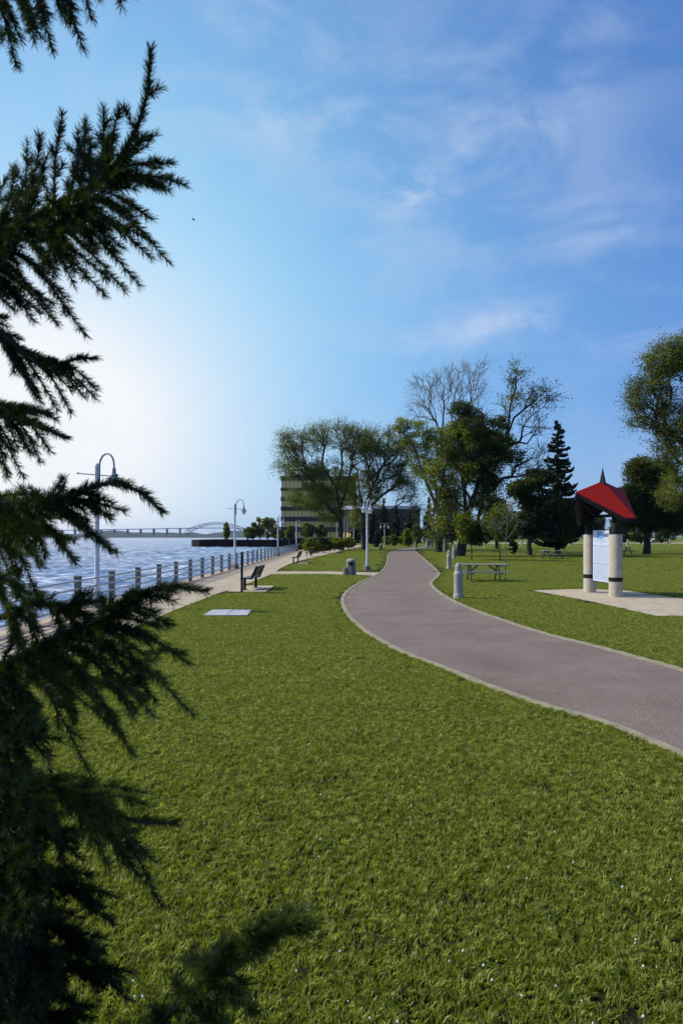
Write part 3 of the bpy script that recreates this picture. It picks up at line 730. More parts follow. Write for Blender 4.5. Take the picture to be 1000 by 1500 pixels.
# round-crowned dark trees behind (700-760)
tree('bushy_yew', 'dark pointed evergreen behind the saplings, left of the leaning pine', 'tree', 110,
     [[(727, 803), (727, 780), (727, 750)]], [(727, 745, 8, 14, 40, 1.8), (726, 765, 15, 14, 70, 1.8), (728, 780, 18, 10, 60, 1.8)],
     per=50, sig=.5, size=.22, mats=('conifer',), tipr=.02, seed=21, trunk_r=.25)
tree('young_maple', 'young tree with dark round crown on a thin stem behind the picnic table', 'tree', 58,
     [[(690, 821), (690, 800), (689, 775)]], [(689, 778, 15, 14, 60, 1.5), (692, 788, 15, 8, 40, 1.6), (684, 765, 8, 10, 16, 1.2)],
     per=40, sig=.28, size=.14, mats=('leafdark', 'leafmid'), tipr=.008, seed=23, trunk_r=.05, step=.4)
tree('young_maple', 'young tree with yellow-green crown on a thin stem right of the dark-crowned sapling', 'tree', 56,
     [[(731.5, 822), (731, 790), (732, 765)]], [(733, 765, 12, 14, 40, 1.2), (736, 780, 13, 10, 40, 1.3)],
     per=30, sig=.28, size=.13, mats=('leafmid', 'leaflight'), tipr=.008, seed=24, trunk_r=.05, step=.4)
tree('bare_sapling', 'thin nearly leafless sapling standing at the right end of the near picnic table', 'tree', 31,
     [[(739.5, 851), (740, 820), (740, 792), (742, 760), (740, 735)], [(740, 797), (750, 780), (757, 765)], [(740, 795), (731, 780), (728, 770)]],
     [(742, 755, 14, 20, 15, .35), (754, 765, 8, 12, 5, .3), (730, 768, 8, 12, 5, .3)],
     per=12, sig=.12, size=.06, mats=('leaflight',), bark='barkpale', tipr=.006, seed=25, trunk_r=.03, step=.3, twl=.4)

# background conifers with drooping boughs
def conifer(name, label, px, py, Z, top, halfw, seed, lean=0, mat='conifer', group=None, skirt=.08, dens=1.0, size=None):
    base = pp(px, py, Z); base.z = 0; rs = np.random.RandomState(seed)
    Ht = H + (HY - top) / F * Z; Wd = halfw / F * Z
    size = size or max(.10, Z / F * 1.6)
    root = empty(name, base); tag(root, label, 'conifer tree', group)
    mb = MB(); mb.tube([(0, 0, -.1), (lean * Ht * .5, 0, Ht * .5), (lean * Ht, 0, Ht * .99)], [Ht * .018 + .05, Ht * .011 + .02, .015], 8)
    mb.build('trunk', M['bark'], root)
    Xs = []; nw = int(Ht / (.34 + .012 * Ht)); W = MB()
    for i in range(nw):
        t = skirt + (1 - skirt) * (i + rs.rand() * .6) / nw; z0_ = t * Ht; prof = (1 - t) ** .85 * (.35 + .65 * min(1, (t - skirt) / .12 + .3))
        nb = max(6, int(7 + 5 * (1 - t)))
        for k in range(nb):
            a = rs.rand() * 6.283; ln = Wd * prof * rs.uniform(.55, 1.15) + .12; z = z0_ + rs.uniform(-.5, .5) * (.34 + .012 * Ht) * 1.5
            n = int(ln * 46 * dens) + 6
            s = rs.rand(n) ** .7; sag = -.28 * ln * s + .30 * ln * s ** 3
            wid = (.06 + .26 * ln * (1 - s) ** .8 * np.minimum(1, s * 4)) 
            lat = rs.uniform(-1, 1, n) * wid
            x = np.cos(a) * s * ln - np.sin(a) * lat; y = np.sin(a) * s * ln + np.cos(a) * lat
            Xs.append(np.stack([x + lean * z, y, z + sag - np.abs(lat) * .25 + rs.normal(0, .04 + .02 * size, n)], 1))
            W.tube([(lean * z, 0, z), (lean * z + math.cos(a) * ln * .5, math.sin(a) * ln * .5, z - .10 * ln), (lean * z + math.cos(a) * ln * .95, math.sin(a) * ln * .95, z)], [.03, .02, .006], 3, False)
        X = np.concatenate(Xs); X = X[X[:, 2] > .1]; V, Q = leafquads(X, size, rs, flat=2.5, asp=1.8)
    nV = len(V); Vw = np.array(W.v); Fw = np.array(W.f); npmesh('crown', np.concatenate([V, Vw]), np.concatenate([Q, Fw + nV]), [M[mat], M['bark']], mi=np.concatenate([np.zeros(len(Q), int), np.ones(len(Fw), int)]), parent=root); return root
conifer('tall_spruce', 'tall pointed dark spruce, tallest conifer right of the maples', 816, 812, 78, 614, 52, 31, size=.16, dens=2.4)
conifer('small_cedar', 'small dark cone-shaped cedar on the lawn behind the thin saplings', 751, 812, 77, 775, 8, 32)
conifer('cone_cedar', 'clipped dark green cone cedar left of the far double lamp', 552, 800, 130, 776, 8, 33, dens=2)
for i, (px, Z, top, hw) in enumerate([(545, 165, 738, 12), (562, 170, 730, 14), (580, 168, 742, 12), (600, 166, 748, 12), (520, 160, 745, 12)]):
    lab = ['dark evergreen directly behind the tall double lamp', 'tallest of the dark evergreens before the curved building', 'dark evergreen in front of the middle of the curved building', 'dark evergreen at the right end of the curved building', 'dark evergreen between the two elm trunks'][i]
    conifer('dark_evergreen', lab, px, HY + 2000 / Z, Z, top, hw, 40 + i, group='dark evergreens before the curved building')
conifer('slim_spruce', 'slim blue-green spruce just left of the straight maple trunk by the path', 628, 797, 150, 728, 12, 50)
conifer('slim_spruce', 'slim spruce behind the dark maple trunk', 648, 797, 160, 735, 10, 51)

def blobtree(name, label, px, Z, top, hw, seed, mats=('leafmid',), group=None, low=0.15, cat='tree', per=42, trunk=.2, flatb=1):
    """round crowned tree; hw in px"""
    s = Z / F; Ht = H + (HY - top) * s; by = HY + H * F / Z
    cyt = top + (by - top) * (1 - low) * .5; ry = (by - top) * (1 - low) * .5
    rs = random.Random(seed)
    bl = [(px, cyt + ry * .1, hw * .75, ry * .8, 40, 1.5)]
    for k in range(5): bl.append((px + rs.uniform(-.55, .55) * hw, cyt + rs.uniform(-.55, .5) * ry, hw * .45, ry * .38, 22, 1.5))
    bl.append((px + rs.uniform(-.3, .3) * hw, top + ry * .28, hw * .3, ry * .25, 14, 1.4))
    return tree(name, label, cat, Z, [[(px, by), (px + rs.uniform(-1, 1) * hw * .1, by - (by - top) * .3), (px, cyt)]], bl, per=per, sig=max(.25, hw * s * .13), size=max(.08, s * 1.3), mats=mats, tipr=.02 * s * 10, seed=seed, group=group, trunk_r=trunk, step=max(.4, Ht * .08))
# shrubs along the end of the promenade
for i, (px, Z, top, hw, mt, lb) in enumerate([
    (456, 82, 789, 12, 'leafmid', 'rounded shrub nearest the end of the railing'),
    (474, 84, 787, 14, 'leafdark', 'dark rounded shrub left of the first elm trunk'),
    (490, 95, 789, 12, 'leafmid', 'green shrub touching the first elm trunk'),
    (510, 110, 788, 10, 'leafmid', 'small shrub between the two elm trunks'),
    (446, 95, 790, 9, 'leafdark', 'low dark shrub at the foot of the office block')]):
    blobtree('rounded_shrub', lb, px, Z, top, hw, 60 + i, (mt,), 'shrubs at the end of the promenade', low=0, cat='shrub', trunk=.06)
for i, (px, Z, top, hw, mt, lb) in enumerate([
    (610, 120, 769, 9, 'leaflight', 'small yellow-green tree at the far bend of the path'),
    (598, 135, 775, 7, 'leafmid', 'small green tree left of the yellow-green one at the far bend'),
    (576, 140, 783, 6, 'leaflight', 'low bright shrub beside the far double lamp'),
    (590, 150, 785, 8, 'leafmid', 'low shrub in front of the curved building'),
    (566, 150, 786, 7, 'leafmid', 'low shrub right of the clipped cone cedar')]):
    blobtree('garden_shrub', lb, px, Z, top, hw, 70 + i, (mt,), 'shrubs and small trees at the far bend', low=.05, cat='shrub', trunk=.08)
# small street trees before the office block
for i, (px, top, hw) in enumerate([(424, 769, 8), (450, 765, 13), (470, 768, 10)]):
    blobtree('street_tree', ['leftmost small tree at the office block ground floor', 'middle and widest small tree at the office block ground floor', 'rightmost small tree at the office block ground floor'][i], px, 200, top, hw, 80 + i, ('leafmid', 'leafdark'), 'small trees before the office block', low=.2, per=36)
# trees along the far side of the lawn
lbs = ['far dark tree behind the thin pale sapling', 'far dark tree left of the leaning pine trunk', 'far dark tree behind the leaning pine', 'far dark tree between pine and kiosk', 'far dark tree seen through the kiosk pillars', 'far dark tree behind the linden trunk', 'far dark tree right of the linden trunk', 'far dark tree at the right edge', 'far dark tree behind the dark maple trunk', 'far tree behind the straight maple trunk', 'far dark tree behind the white pole', 'far tree filling the gap behind the tall spruce', 'far tree right behind the far bollard of the right side']
for i, (px, Z, top, hw) in enumerate([(748, 185, 762, 16), (772, 190, 757, 18), (800, 200, 752, 20), (832, 205, 755, 20), (868, 200, 752, 22), (905, 190, 758, 20), (938, 195, 756, 20), (978, 185, 750, 26), (684, 190, 760, 15), (662, 180, 764, 13), (712, 195, 766, 13), (818, 175, 762, 18), (1015, 190, 752, 22)]):
    blobtree('far_tree', lbs[i], px, Z, top, hw, 100 + i, ('leafdark', 'conifer') if i % 3 else ('leafdark', 'leafmid'), 'dark trees along the far side of the lawn', low=.0, per=44)
# trees on the pier
for i, (px, Z, top, hw, mt, lb) in enumerate([
    (332, 250, 765, 5, 'leafmid', 'small lone tree on the dark pier under the bridge arch'),
    (370, 255, 764, 10, 'leaflight', 'bright green round tree on the dark pier'),
    (381, 260, 757, 10, 'leafgrey', 'taller grey-green tree right of the bright one on the pier'),
    (392, 255, 756, 9, 'leafgrey', 'spindly tree in the middle of the pier group'),
    (402, 262, 758, 9, 'leafgrey', 'spindly grey tree at the right of the pier group'),
    (410, 250, 776, 7, 'leafmid', 'low green tree at the foot of the office block corner'),
    (362, 262, 772, 7, 'leafgrey', 'low reddish-grey tree at the left of the pier group')]):
    blobtree('pier_tree', lb, px, Z, top, hw, 120 + i, (mt,), 'trees on the pier', low=.1, per=(13 if mt == 'leafgrey' else 34))

# ------------------------------------------------------------------ foreground spruce
def catm(P, n):
    P = [np.array(p, float) for p in P]; out = []
    seg = len(P) - 1
    for i in range(n + 1):
        u = i / n * seg; k = min(int(u), seg - 1); t = u - k
        p0 = P[max(k - 1, 0)]; p1 = P[k]; p2 = P[k + 1]; p3 = P[min(k + 2, seg)]
        out.append(.5 * ((2 * p1) + (p2 - p0) * t + (2 * p0 - 5 * p1 + 4 * p2 - p3) * t * t + (3 * p1 - p0 - 3 * p2 + p3) * t ** 3))
    return np.array(out)
class Spruce:
    def __init__(s): s.reset()
    def reset(s): s.tw = []      # (polyline, r0, r1, needle length)
    def twig(s, P, r0, r1, nl=.02, dens=1): s.tw.append((P, r0, r1, nl, dens))
    def sub(s, P, rs, ln, n, nl, ang=42, t0=.15, plane=None, dens=1):
        """side twigs left and right of a parent twig"""
        L_ = np.linalg.norm(np.diff(P, axis=0), axis=1).sum(); m = len(P)
        for k in range(n):
            t = t0 + (.93 - t0) * (k + rs.rand() * .6) / n; i = min(int(t * (m - 1)), m - 2); p = P[i]; d = P[i + 1] - P[i]; d /= np.linalg.norm(d) + 1e-9
            up = plane if plane is not None else np.array([0, 0, 1.])
            sd = np.cross(d, up); sd /= np.linalg.norm(sd) + 1e-9; sd = sd * (1 if k % 2 else -1)
            a = R(ang * rs.uniform(.75, 1.2)); dr = d * math.cos(a) + sd * math.sin(a) + rs.normal(0, .10, 3)
            dr /= np.linalg.norm(dr); l = ln * (1 - t * .72) * rs.uniform(.7, 1.15)
            q0 = p; q1 = p + dr * l * .5 + np.array([0, 0, -.02 * l]); q2 = p + dr * l * .98 + d * .12 * l + np.array([0, 0, -.08 * l])
            s.twig(catm([q0, q1, q2], 5), .0022, .0010, nl, dens)
    def build(s, parent, loc, rs, name='bough', dens=1.0):
        V = []; Q = []; k = 0; mb = MB(); NV = []
        for (P, r0, r1, nl, dn) in s.tw:
            n = len(P); rad = [r0 + (r1 - r0) * i / (n - 1) for i in range(n)]
            mb.tube([tuple(p - np.array(loc)) for p in P], rad, 5 if r0 > .004 else 3, False)
            if nl <= 0: continue
            seg = np.diff(P, axis=0); L_ = np.linalg.norm(seg, axis=1); tot = L_.sum(); cnt = int(tot * 1900 * dens * dn) + 6
            u = np.sort(rs.rand(cnt)); cum = np.concatenate([[0], np.cumsum(L_)]) / tot
            j = np.clip(np.searchsorted(cum, u) - 1, 0, len(seg) - 1); f = (u - cum[j]) / (cum[j + 1] - cum[j] + 1e-9)
            p = P[j] + seg[j] * f[:, None]; d = seg[j] / (L_[j][:, None] + 1e-9)
            ref = rs.normal(size=(cnt, 3)) + np.array([0, 0, .35]); q = ref - d * (ref * d).sum(1)[:, None]; q /= np.linalg.norm(q, axis=1)[:, None] + 1e-9
            a = np.radians(rs.uniform(34, 62, cnt))[:, None]; a = np.where(u[:, None] > .97, a * .7, a)
            dr = d * np.cos(a) + q * np.sin(a); l = nl * rs.uniform(.75, 1.15, (cnt, 1)) * 1.0
            wv_ = np.cross(dr, rs.normal(size=(cnt, 3))); wv_ /= np.linalg.norm(wv_, axis=1)[:, None] + 1e-9; wv_ *= .00085
            tip = p + dr * l + d * l * .12
            NV.append(np.stack([p - wv_, p + wv_, p + (tip - p) * .7 + wv_ * .9, tip], 1).reshape(-1, 3) - np.array(loc))
        o = mb.build(name, M['twig'], parent)
        NV = np.concatenate(NV); Qn = np.arange(len(NV)).reshape(-1, 4)
        npmesh('needles', NV, Qn, M['needle'], parent=o)
        s.reset(); return o
SPB = Vector((-1.72, 1.85, 0))
sp_root = empty('spruce_tree', SPB); tag(sp_root, 'dark spruce close to the viewer whose needled boughs fill the left edge', 'conifer tree')
mb = MB(); mb.tube([(0, 0, -.1), (.01, 0, .4), (.03, .01, 1.8), (.0, .0, 3.4), (-.02, 0, 5.6)], [.13, .105, .08, .05, .008], 14); mb.build('trunk', M['twig'], sp_root, smooth=True)
rs = np.random.RandomState(77); SP = Spruce()
def V3(px, py, d): return np.array(pp(px, py, d))
def bough(stem, twigs, d0, sublen=.10, subn=6, nl=.019, attach=None, rise=-.1, stemneed=True, sdens=1):
    """stem: list of (px,py,depth); twigs: (t, tipx, tipy, depth, bow) """
    pts = [V3(*p) for p in stem]
    z0 = pts[0][2] + rise
    a = np.array([SPB.x + .03, SPB.y, z0]); mid = (a + pts[0]) / 2 + np.array([0, 0, .05])
    S = catm([a, mid] + pts, 8 * (len(pts) + 1))
    SP.twig(S, .010, .0022, 0)
    half = S[len(S) // 4:]
    SP.twig(half, .002, .001, nl, 1.6)
    vis = catm(pts, 24)
    SP.sub(vis, rs, sublen * 1.1, subn + 2, nl, 45, .05, dens=sdens)
    m = len(vis)
    extra = []
    for tw in twigs:
        for rep_ in range(2 if rs.rand() < .45 else 1):
            t = min(.97, max(0, tw[0] + rs.uniform(-.07, .05))); dd = tw[3] if len(tw) > 3 else d0
            pv = vis[int(t * (m - 1))]; bx_ = 500 + pv[0] / pv[1] * F; by_ = HY - (pv[2] - H) / pv[1] * F; f_ = rs.uniform(.55, .92)
            extra.append((t, bx_ + (tw[1] - bx_) * f_ + rs.uniform(-22, 18), by_ + (tw[2] - by_) * f_ + rs.uniform(-22, 22), dd + rs.uniform(-.03, .12), tw[4] if len(tw) > 4 else .1))
    for tw in list(twigs) + extra:
        t, x, y = tw[:3]; dd = tw[3] if len(tw) > 3 else d0; bow = tw[4] if len(tw) > 4 else .12
        p0 = vis[int(t * (m - 1))]; p2 = V3(x, y, dd); l = np.linalg.norm(p2 - p0)
        mid = (p0 + p2) / 2 + np.array([0, 0, bow * l]) + rs.normal(0, .02 * l, 3)
        T = catm([p0, mid, p2], 10); SP.twig(T, .0035, .0012, nl)
        SP.sub(T, rs, min(sublen * .75, l * .3), (subn * 2 // 3) if l > .12 else 2, nl, 34, .12, dens=sdens)
    SP.build(sp_root, SPB, rs)
# B1 top corner
bough([(-120, -60, 1.45), (0, -55, 1.35), (110, -50, 1.3), (200, -30, 1.25)], [(.25, 25, 98, 1.35), (.3, 60, 55, 1.3), (.4, 78, 75, 1.3), (.5, 105, 35, 1.3), (.55, 122, 72, 1.28), (.7, 134, 28, 1.3), (.9, 178, 8, 1.25), (.15, 5, 60, 1.4), (.35, 40, 30, 1.36), (.1, -10, 90, 1.4)], 1.35, .09)
# B2 big raised bough
bough([(-90, 400, 1.65), (-10, 350, 1.5), (80, 300, 1.4), (150, 262, 1.35), (192, 205, 1.32), (215, 140, 1.3), (221, 74, 1.3)],
      [(.12, 12, 262, 1.5, .05), (.18, 25, 245, 1.5, 0), (.25, 60, 200, 1.45, .0), (.35, 92, 168, 1.42, .0), (.42, 125, 178, 1.4, 0), (.5, 152, 158, 1.36, 0), (.5, 175, 160, 1.36, 0), (.58, 228, 198, 1.3, .05), (.52, 250, 240, 1.28, .08), (.46, 272, 270, 1.27, .10), (.4, 222, 322, 1.28, .12), (.34, 245, 381, 1.28, .16), (.3, 205, 418, 1.3, .14), (.26, 182, 424, 1.32, .12), (.22, 152, 430, 1.34, .1), (.1, 126, 492, 1.38, .14), (.06, 60, 460, 1.45, .1), (.3, 215, 350, 1.27, .1), (.14, 100, 440, 1.4, .1), (.04, 30, 440, 1.45, .1), (.02, 85, 475, 1.42, .12), (.2, 20, 380, 1.45, .05), (.3, 110, 400, 1.36, .1), (.36, 170, 370, 1.33, .1)], 1.4, .10, 7)
bough([(-100, 330, 1.8), (-20, 320, 1.7), (60, 330, 1.65), (120, 340, 1.6)], [(.3, 20, 290, 1.7), (.5, 60, 260, 1.7), (.4, 30, 400, 1.65), (.6, 90, 380, 1.6), (.7, 110, 420, 1.6), (.9, 160, 330, 1.55), (.8, 140, 300, 1.6), (.2, -10, 420, 1.7)], 1.65, .11, 7)
# B3
bough([(-90, 440, 1.5), (-10, 478, 1.4), (40, 520, 1.38), (75, 540, 1.36), (110, 526, 1.35), (140, 525, 1.34)],
      [(.25, 30, 498, 1.4), (.5, 142, 572, 1.32, .14), (.45, 142, 585, 1.33, .12), (.35, 105, 606, 1.36, .08), (.3, 84, 600, 1.38, .06), (.62, 75, 530, 1.36), (.2, 60, 590, 1.38, .1), (.3, 22, 548, 1.42, -.02)], 1.38, .045, 4, nl=.016)
# B4
bough([(-90, 560, 1.6), (-10, 590, 1.45), (30, 615, 1.4), (60, 625, 1.38), (98, 642, 1.36)],
      [(.3, 75, 662, 1.38), (.25, 60, 676, 1.4), (.2, 35, 700, 1.42), (.4, 82, 615, 1.38), (.15, 10, 690, 1.44), (.3, 75, 605, 1.4, .05), (.1, 5, 650, 1.45)], 1.4, .05, 5, nl=.017)
# B5
bough([(-90, 730, 1.6), (-10, 735, 1.45), (60, 735, 1.4), (110, 722, 1.36), (160, 708, 1.33), (200, 718, 1.31), (238, 750, 1.3)],
      [(.4, 182, 749, 1.33, .1), (.4, 163, 756, 1.34, .1), (.3, 132, 775, 1.36, .08), (.2, 172, 811, 1.34, .12), (.18, 112, 828, 1.38, .12), (.12, 62, 830, 1.42, .1), (.4, 95, 715, 1.38, .02), (.1, 30, 800, 1.44), (.25, 130, 765, 1.35, .1), (.3, 30, 715, 1.45, .0), (.1, 90, 790, 1.4, .1), (.05, 15, 840, 1.45, .1), (.15, 50, 780, 1.45, .1)], 1.38, .06, 7, nl=.019)
bough([(-90, 745, 1.75), (-10, 750, 1.6), (40, 770, 1.55), (100, 790, 1.5)], [(.3, 55, 872, 1.5, .1), (.2, 12, 892, 1.55, .1), (.5, 60, 830, 1.5), (.4, 30, 850, 1.5), (.7, 110, 820, 1.5), (.2, 20, 800, 1.55), (.6, 90, 760, 1.5)], 1.55, .09, 7)
bough([(-90, 860, 1.6), (-20, 840, 1.55), (10, 850, 1.5), (40, 870, 1.5)], [(.4, 15, 900, 1.5), (.7, 40, 890, 1.45), (.3, 5, 870, 1.5)], 1.5, .05, 4)
# B7 green lit bough over the promenade
bough([(-90, 1000, 1.75), (0, 975, 1.6), (80, 935, 1.5), (150, 905, 1.42), (200, 875, 1.38), (245, 860, 1.34), (302, 866, 1.3)],
      [(.55, 255, 880, 1.34, .1), (.5, 250, 917, 1.36, .12), (.42, 276, 972, 1.34, .12), (.34, 284, 1048, 1.36, .16), (.3, 195, 1106, 1.42, .14), (.24, 136, 1142, 1.46, .14), (.18, 76, 1132, 1.5, .12), (.6, 190, 872, 1.38, .0), (.5, 165, 878, 1.4, .02), (.36, 240, 1000, 1.36, .12), (.3, 225, 1050, 1.38, .12), (.2, 160, 1060, 1.44, .1), (.1, 40, 1090, 1.55, .1), (.28, 130, 1010, 1.45, .1), (.4, 220, 940, 1.38, .1), (.12, 60, 1050, 1.5), (.22, 100, 980, 1.5)], 1.42, .085, 8, nl=.021)
bough([(-90, 905, 1.65), (0, 905, 1.55), (50, 885, 1.5), (100, 890, 1.48), (130, 905, 1.45)], [(.5, 60, 890, 1.5, .1), (.7, 120, 935, 1.45, .15), (.6, 95, 940, 1.48, .15), (.3, 30, 945, 1.5), (.8, 150, 880, 1.44, .08), (.4, 60, 960, 1.5), (.9, 165, 930, 1.42)], 1.5, .06, 6, nl=.02)
bough([(-100, 980, 1.9), (0, 985, 1.75), (80, 995, 1.7), (170, 1000, 1.62), (230, 990, 1.6)], [(.3, 40, 940, 1.7), (.5, 100, 930, 1.65), (.6, 150, 960, 1.6), (.5, 110, 1060, 1.6), (.7, 200, 1045, 1.6), (.8, 230, 1030, 1.55), (.3, 50, 1060, 1.7), (.2, 10, 1080, 1.7), (.85, 240, 950, 1.55), (.4, 70, 1010, 1.7)], 1.7, .11, 8)
# B8
bough([(-90, 1130, 1.6), (0, 1125, 1.5), (70, 1150, 1.42), (130, 1170, 1.36), (190, 1200, 1.3), (258, 1206, 1.25)],
      [(.4, 136, 1145, 1.42, .1), (.6, 225, 1262, 1.28, .08), (.5, 180, 1245, 1.32, .08), (.4, 160, 1270, 1.34, .1), (.3, 100, 1280, 1.4), (.2, 60, 1240, 1.45), (.35, 235, 1325, 1.3, .16), (.55, 215, 1180, 1.3, .05), (.1, 20, 1200, 1.5)], 1.4, .07, 7, nl=.02)
for k, (y0, xt, yt) in enumerate([(1200, 110, 1235), (1260, 150, 1330), (1320, 130, 1390), (1390, 170, 1440), (1450, 120, 1510), (1500, 150, 1560), (1150, 70, 1190), (1230, 60, 1290), (1360, 80, 1420), (1440, 60, 1480), (1300, 50, 1350), (1060, 60, 1085)]):
    d = 1.5 - .02 * k
    bough([(-120, y0 - 30, d + .3), (-20, y0, d + .1), (xt * .5, (y0 + yt) / 2, d), (xt, yt, d - .05)],
          [(.5, xt * .7, yt + 50, d), (.6, xt * .9, yt - 45, d), (.4, xt * .4, yt + 70, d), (.3, xt * .3, yt - 40, d + .05), (.7, xt * 1.1, yt + 25, d - .05), (.8, xt * 1.15, yt - 15, d - .05), (.35, 10, yt + 40, d + .05)], d, .10, 8, nl=.02)
# B10 lowest bough nearest the camera
bough([(-60, 1640, 1.3), (120, 1600, 1.2), (230, 1500, 1.12), (310, 1430, 1.08), (370, 1375, 1.05), (420, 1355, 1.03), (464, 1350, 1.0)],
      [(.5, 282, 1405, 1.1, .05), (.55, 300, 1420, 1.08, .05), (.5, 365, 1442, 1.05, .1), (.45, 378, 1482, 1.05, .1), (.4, 350, 1520, 1.05, .1), (.45, 255, 1440, 1.1), (.6, 345, 1410, 1.05), (.62, 455, 1362, 1.02, .12), (.6, 440, 1345, 1.02, .08), (.7, 450, 1356, 1.03, .05), (.55, 400, 1385, 1.03, .1), (.5, 380, 1400, 1.04, .1), (.52, 340, 1380, 1.06, .03), (.4, 320, 1470, 1.08, .1), (.35, 240, 1470, 1.12, 0), (.3, 300, 1510, 1.1, .1)], 1.08, .05, 6, nl=.021, sdens=1.6)
# rest of the crown, on the sides away from the lawn
cnt = 0
for i in range(90):
    t = i / 90; z = .55 + 4.9 * t; a = rs.rand() * 6.283; ln = (1.62 * (1 - t) ** .8 + .12) * rs.uniform(.8, 1.05)
    dirx = np.array([math.cos(a), math.sin(a), 0]); base = np.array([SPB.x, SPB.y, z])
    tip = base + dirx * ln + np.array([0, 0, -.05 * ln])
    bad = False
    for s_ in (.5, .8, 1.15):
        p = base + dirx * ln * s_
        if p[1] > .05 and p[0] / max(p[1], .05) > -.60: bad = True
        if math.hypot(p[0], p[1]) < .75: bad = True
    if bad or (2.0 < z < 4.3 and dirx[0] < -.2 and rs.rand() < .85): continue
    S = catm([base, base + dirx * ln * .5 + np.array([0, 0, -.10 * ln]), tip], 12)
    SP.twig(S, .011, .002, .02, .5)
    n = 7
    for k in range(n):
        for sg in (-1, 1):
            tt = .2 + .75 * k / n; p = S[int(tt * 12)]; l = ln * .42 * (1 - tt * .7) * rs.uniform(.7, 1.1)
            sd_ = np.array([-dirx[1], dirx[0], 0]) * sg; dr = dirx * .72 + sd_ * .69 + np.array([0, 0, -.12])
            T = catm([p, p + dr * l * .5 + np.array([0, 0, .02]), p + dr * l], 5); SP.twig(T, .003, .001, .021, .45)
            for q_ in range(3):
                for s2 in (-1, 1):
                    pq = T[1 + q_]; d2 = dirx * (.9 if s2 > 0 else .3) + sd_ * (.1 if s2 > 0 else .95); SP.twig(catm([pq, pq + d2 * l * .17, pq + d2 * l * .34 + np.array([0, 0, -.02])], 3), .0016, .001, .021, .45)
    cnt += 1
SP.build(sp_root, SPB, rs, 'far_side_boughs')
print('spruce far boughs', cnt)

# ------------------------------------------------------------------ railing
sp_ = 2.557
fr = empty('railing', (fx(10), 10, 0)); tag(fr, 'long grey metal railing with square posts along the river promenade', 'railing')
def ploc(k): Y = sp_ * k; return Vector((fx(Y), Y, 0))
ks = [2.9 + i for i in range(38)]
post = None
for k in ks:
    p = ploc(k) - fr.location
    if post is None:
        mb = MB(); mb.box(0, 0, .475, .13, .16, .95); mb.box(0, 0, .965, .16, .19, .03); mb.box(0, 0, .012, .2, .24, .024)
        for hz_ in (.22, .44, .66, .87): mb.box(.075, 0, hz_, .05, .07, .07)
        post = mb.build('post', M['grey'], fr); o = post
    else:
        o = post.copy(); C.objects.link(o)
    o.location = p
for hz_ in (.22, .44, .66, .87):
    mb = MB(); a = ploc(ks[0]) - fr.location; b_ = ploc(ks[-1]) - fr.location
    mb.tube([(a.x + .085, a.y - .6, hz_), (b_.x + .085, b_.y, hz_)], .026, 8); mb.build('rail', M['railm'], fr, smooth=True)
# crosswise railing at the end of the promenade
er = empty('end_railing', (fx(FE), FE - .5, 0)); tag(er, 'short grey railing crossing the far end of the promenade', 'railing')
for i in range(3):
    mb = MB(); mb.box(.9 * i + .5, 0, .47, .1, .1, .94); mb.build('post', M['grey'], er)
for hz_ in (.3, .6, .88):
    mb = MB(); mb.tube([(.1, -.07, hz_), (2.6, -.07, hz_)], .022, 6); mb.build('rail', M['railm'], er)

# ------------------------------------------------------------------ lamps
def lamp_head(mb_cap, mb_glass, x, z):
    mb_cap.lathe([(.03, z + .02), (.05, z - .02), (.055, z - .14), (.10, z - .16), (.12, z - .20), (.08, z - .24), (.22, z - .27), (.22, z - .285), (.12, z - .29)], 16, (x, 0, 0))
    mb_glass.lathe([(.11, z - .292), (.13, z - .33), (.115, z - .36), (.135, z - .39), (.115, z - .42), (.12, z - .45), (.06, z - .50), (.01, z - .51)], 16, (x, 0, 0))
def arch_pts(x0, sgn, r, z0, zt, drop):
    pts = [(x0, 0, z0), (x0, 0, zt)]
    for i in range(1, 13):
        a = math.pi * i / 12; pts.append((x0 + sgn * (r - r * math.cos(a)), 0, zt + r * math.sin(a)))
    pts.append((x0 + sgn * 2 * r, 0, zt - drop)); return pts
def make_lamp(loc, rz, double, label, s=1, block=True, group='white gooseneck lamps', parts=True):
    root = empty('double_lamp' if double else 'street_lamp', loc, rz); tag(root, label, 'street lamp', group)
    mb = MB(); mb.lathe([(.085, .28), (.085, .5), (.068, .55), (.058, 3.95), (.062, 3.96), (.05, 4.02), (.0, 4.06)], 14); mb.build('pole', M['white'], root, smooth=True)
    mb = MB(); mb.lathe([(.22, 0), (.22, .24), (.16, .30), (.085, .31)], 8) if double else mb.box(0, 0, .14, .36, .36, .28); mb.build('base_block', M['bin'], root)
    r = .17 if double else .35
    r = .29 if double else .33
    for sg in ((-1, 1) if double else (1,)):
        x0 = .11 * sg; mb = MB(); mb.tube(arch_pts(x0, sg, r, 3.35, 3.95, .10), .026, 8, True)
        for zz in (3.42, 3.75): mb.box(sg * .06, 0, zz, .12, .04, .05)
        a_ = mb.build('arm', M['white' if double else 'lampbacklit'], root, smooth=True)
        c_ = MB(); g_ = MB(); lamp_head(c_, g_, x0 + sg * 2 * r, 3.86)
        hd = c_.build('lamp_cap', M['white' if double else 'lampbacklit'], root, smooth=True); g_.build('lamp_glass', M['glass'], hd, smooth=True)
    mb = MB(); mb.tube([(0, -.6, 3.72), (0, .6, 3.72)], .017, 6)
    for e in (-.6, .6): mb.box(0, e, 3.72, .05, .05, .05)
    mb.build('crossbar', M['white'], root)
    return root
lY = [19.05, 42.4, 70.5, 94.5]
ll = ['white gooseneck lamp closest to the viewer, standing by the railing behind the spruce tips', 'white gooseneck lamp beside the railing left of the near bench', 'white gooseneck lamp by the railing before the left corner of the office block', 'farthest white gooseneck lamp at the end of the railing']
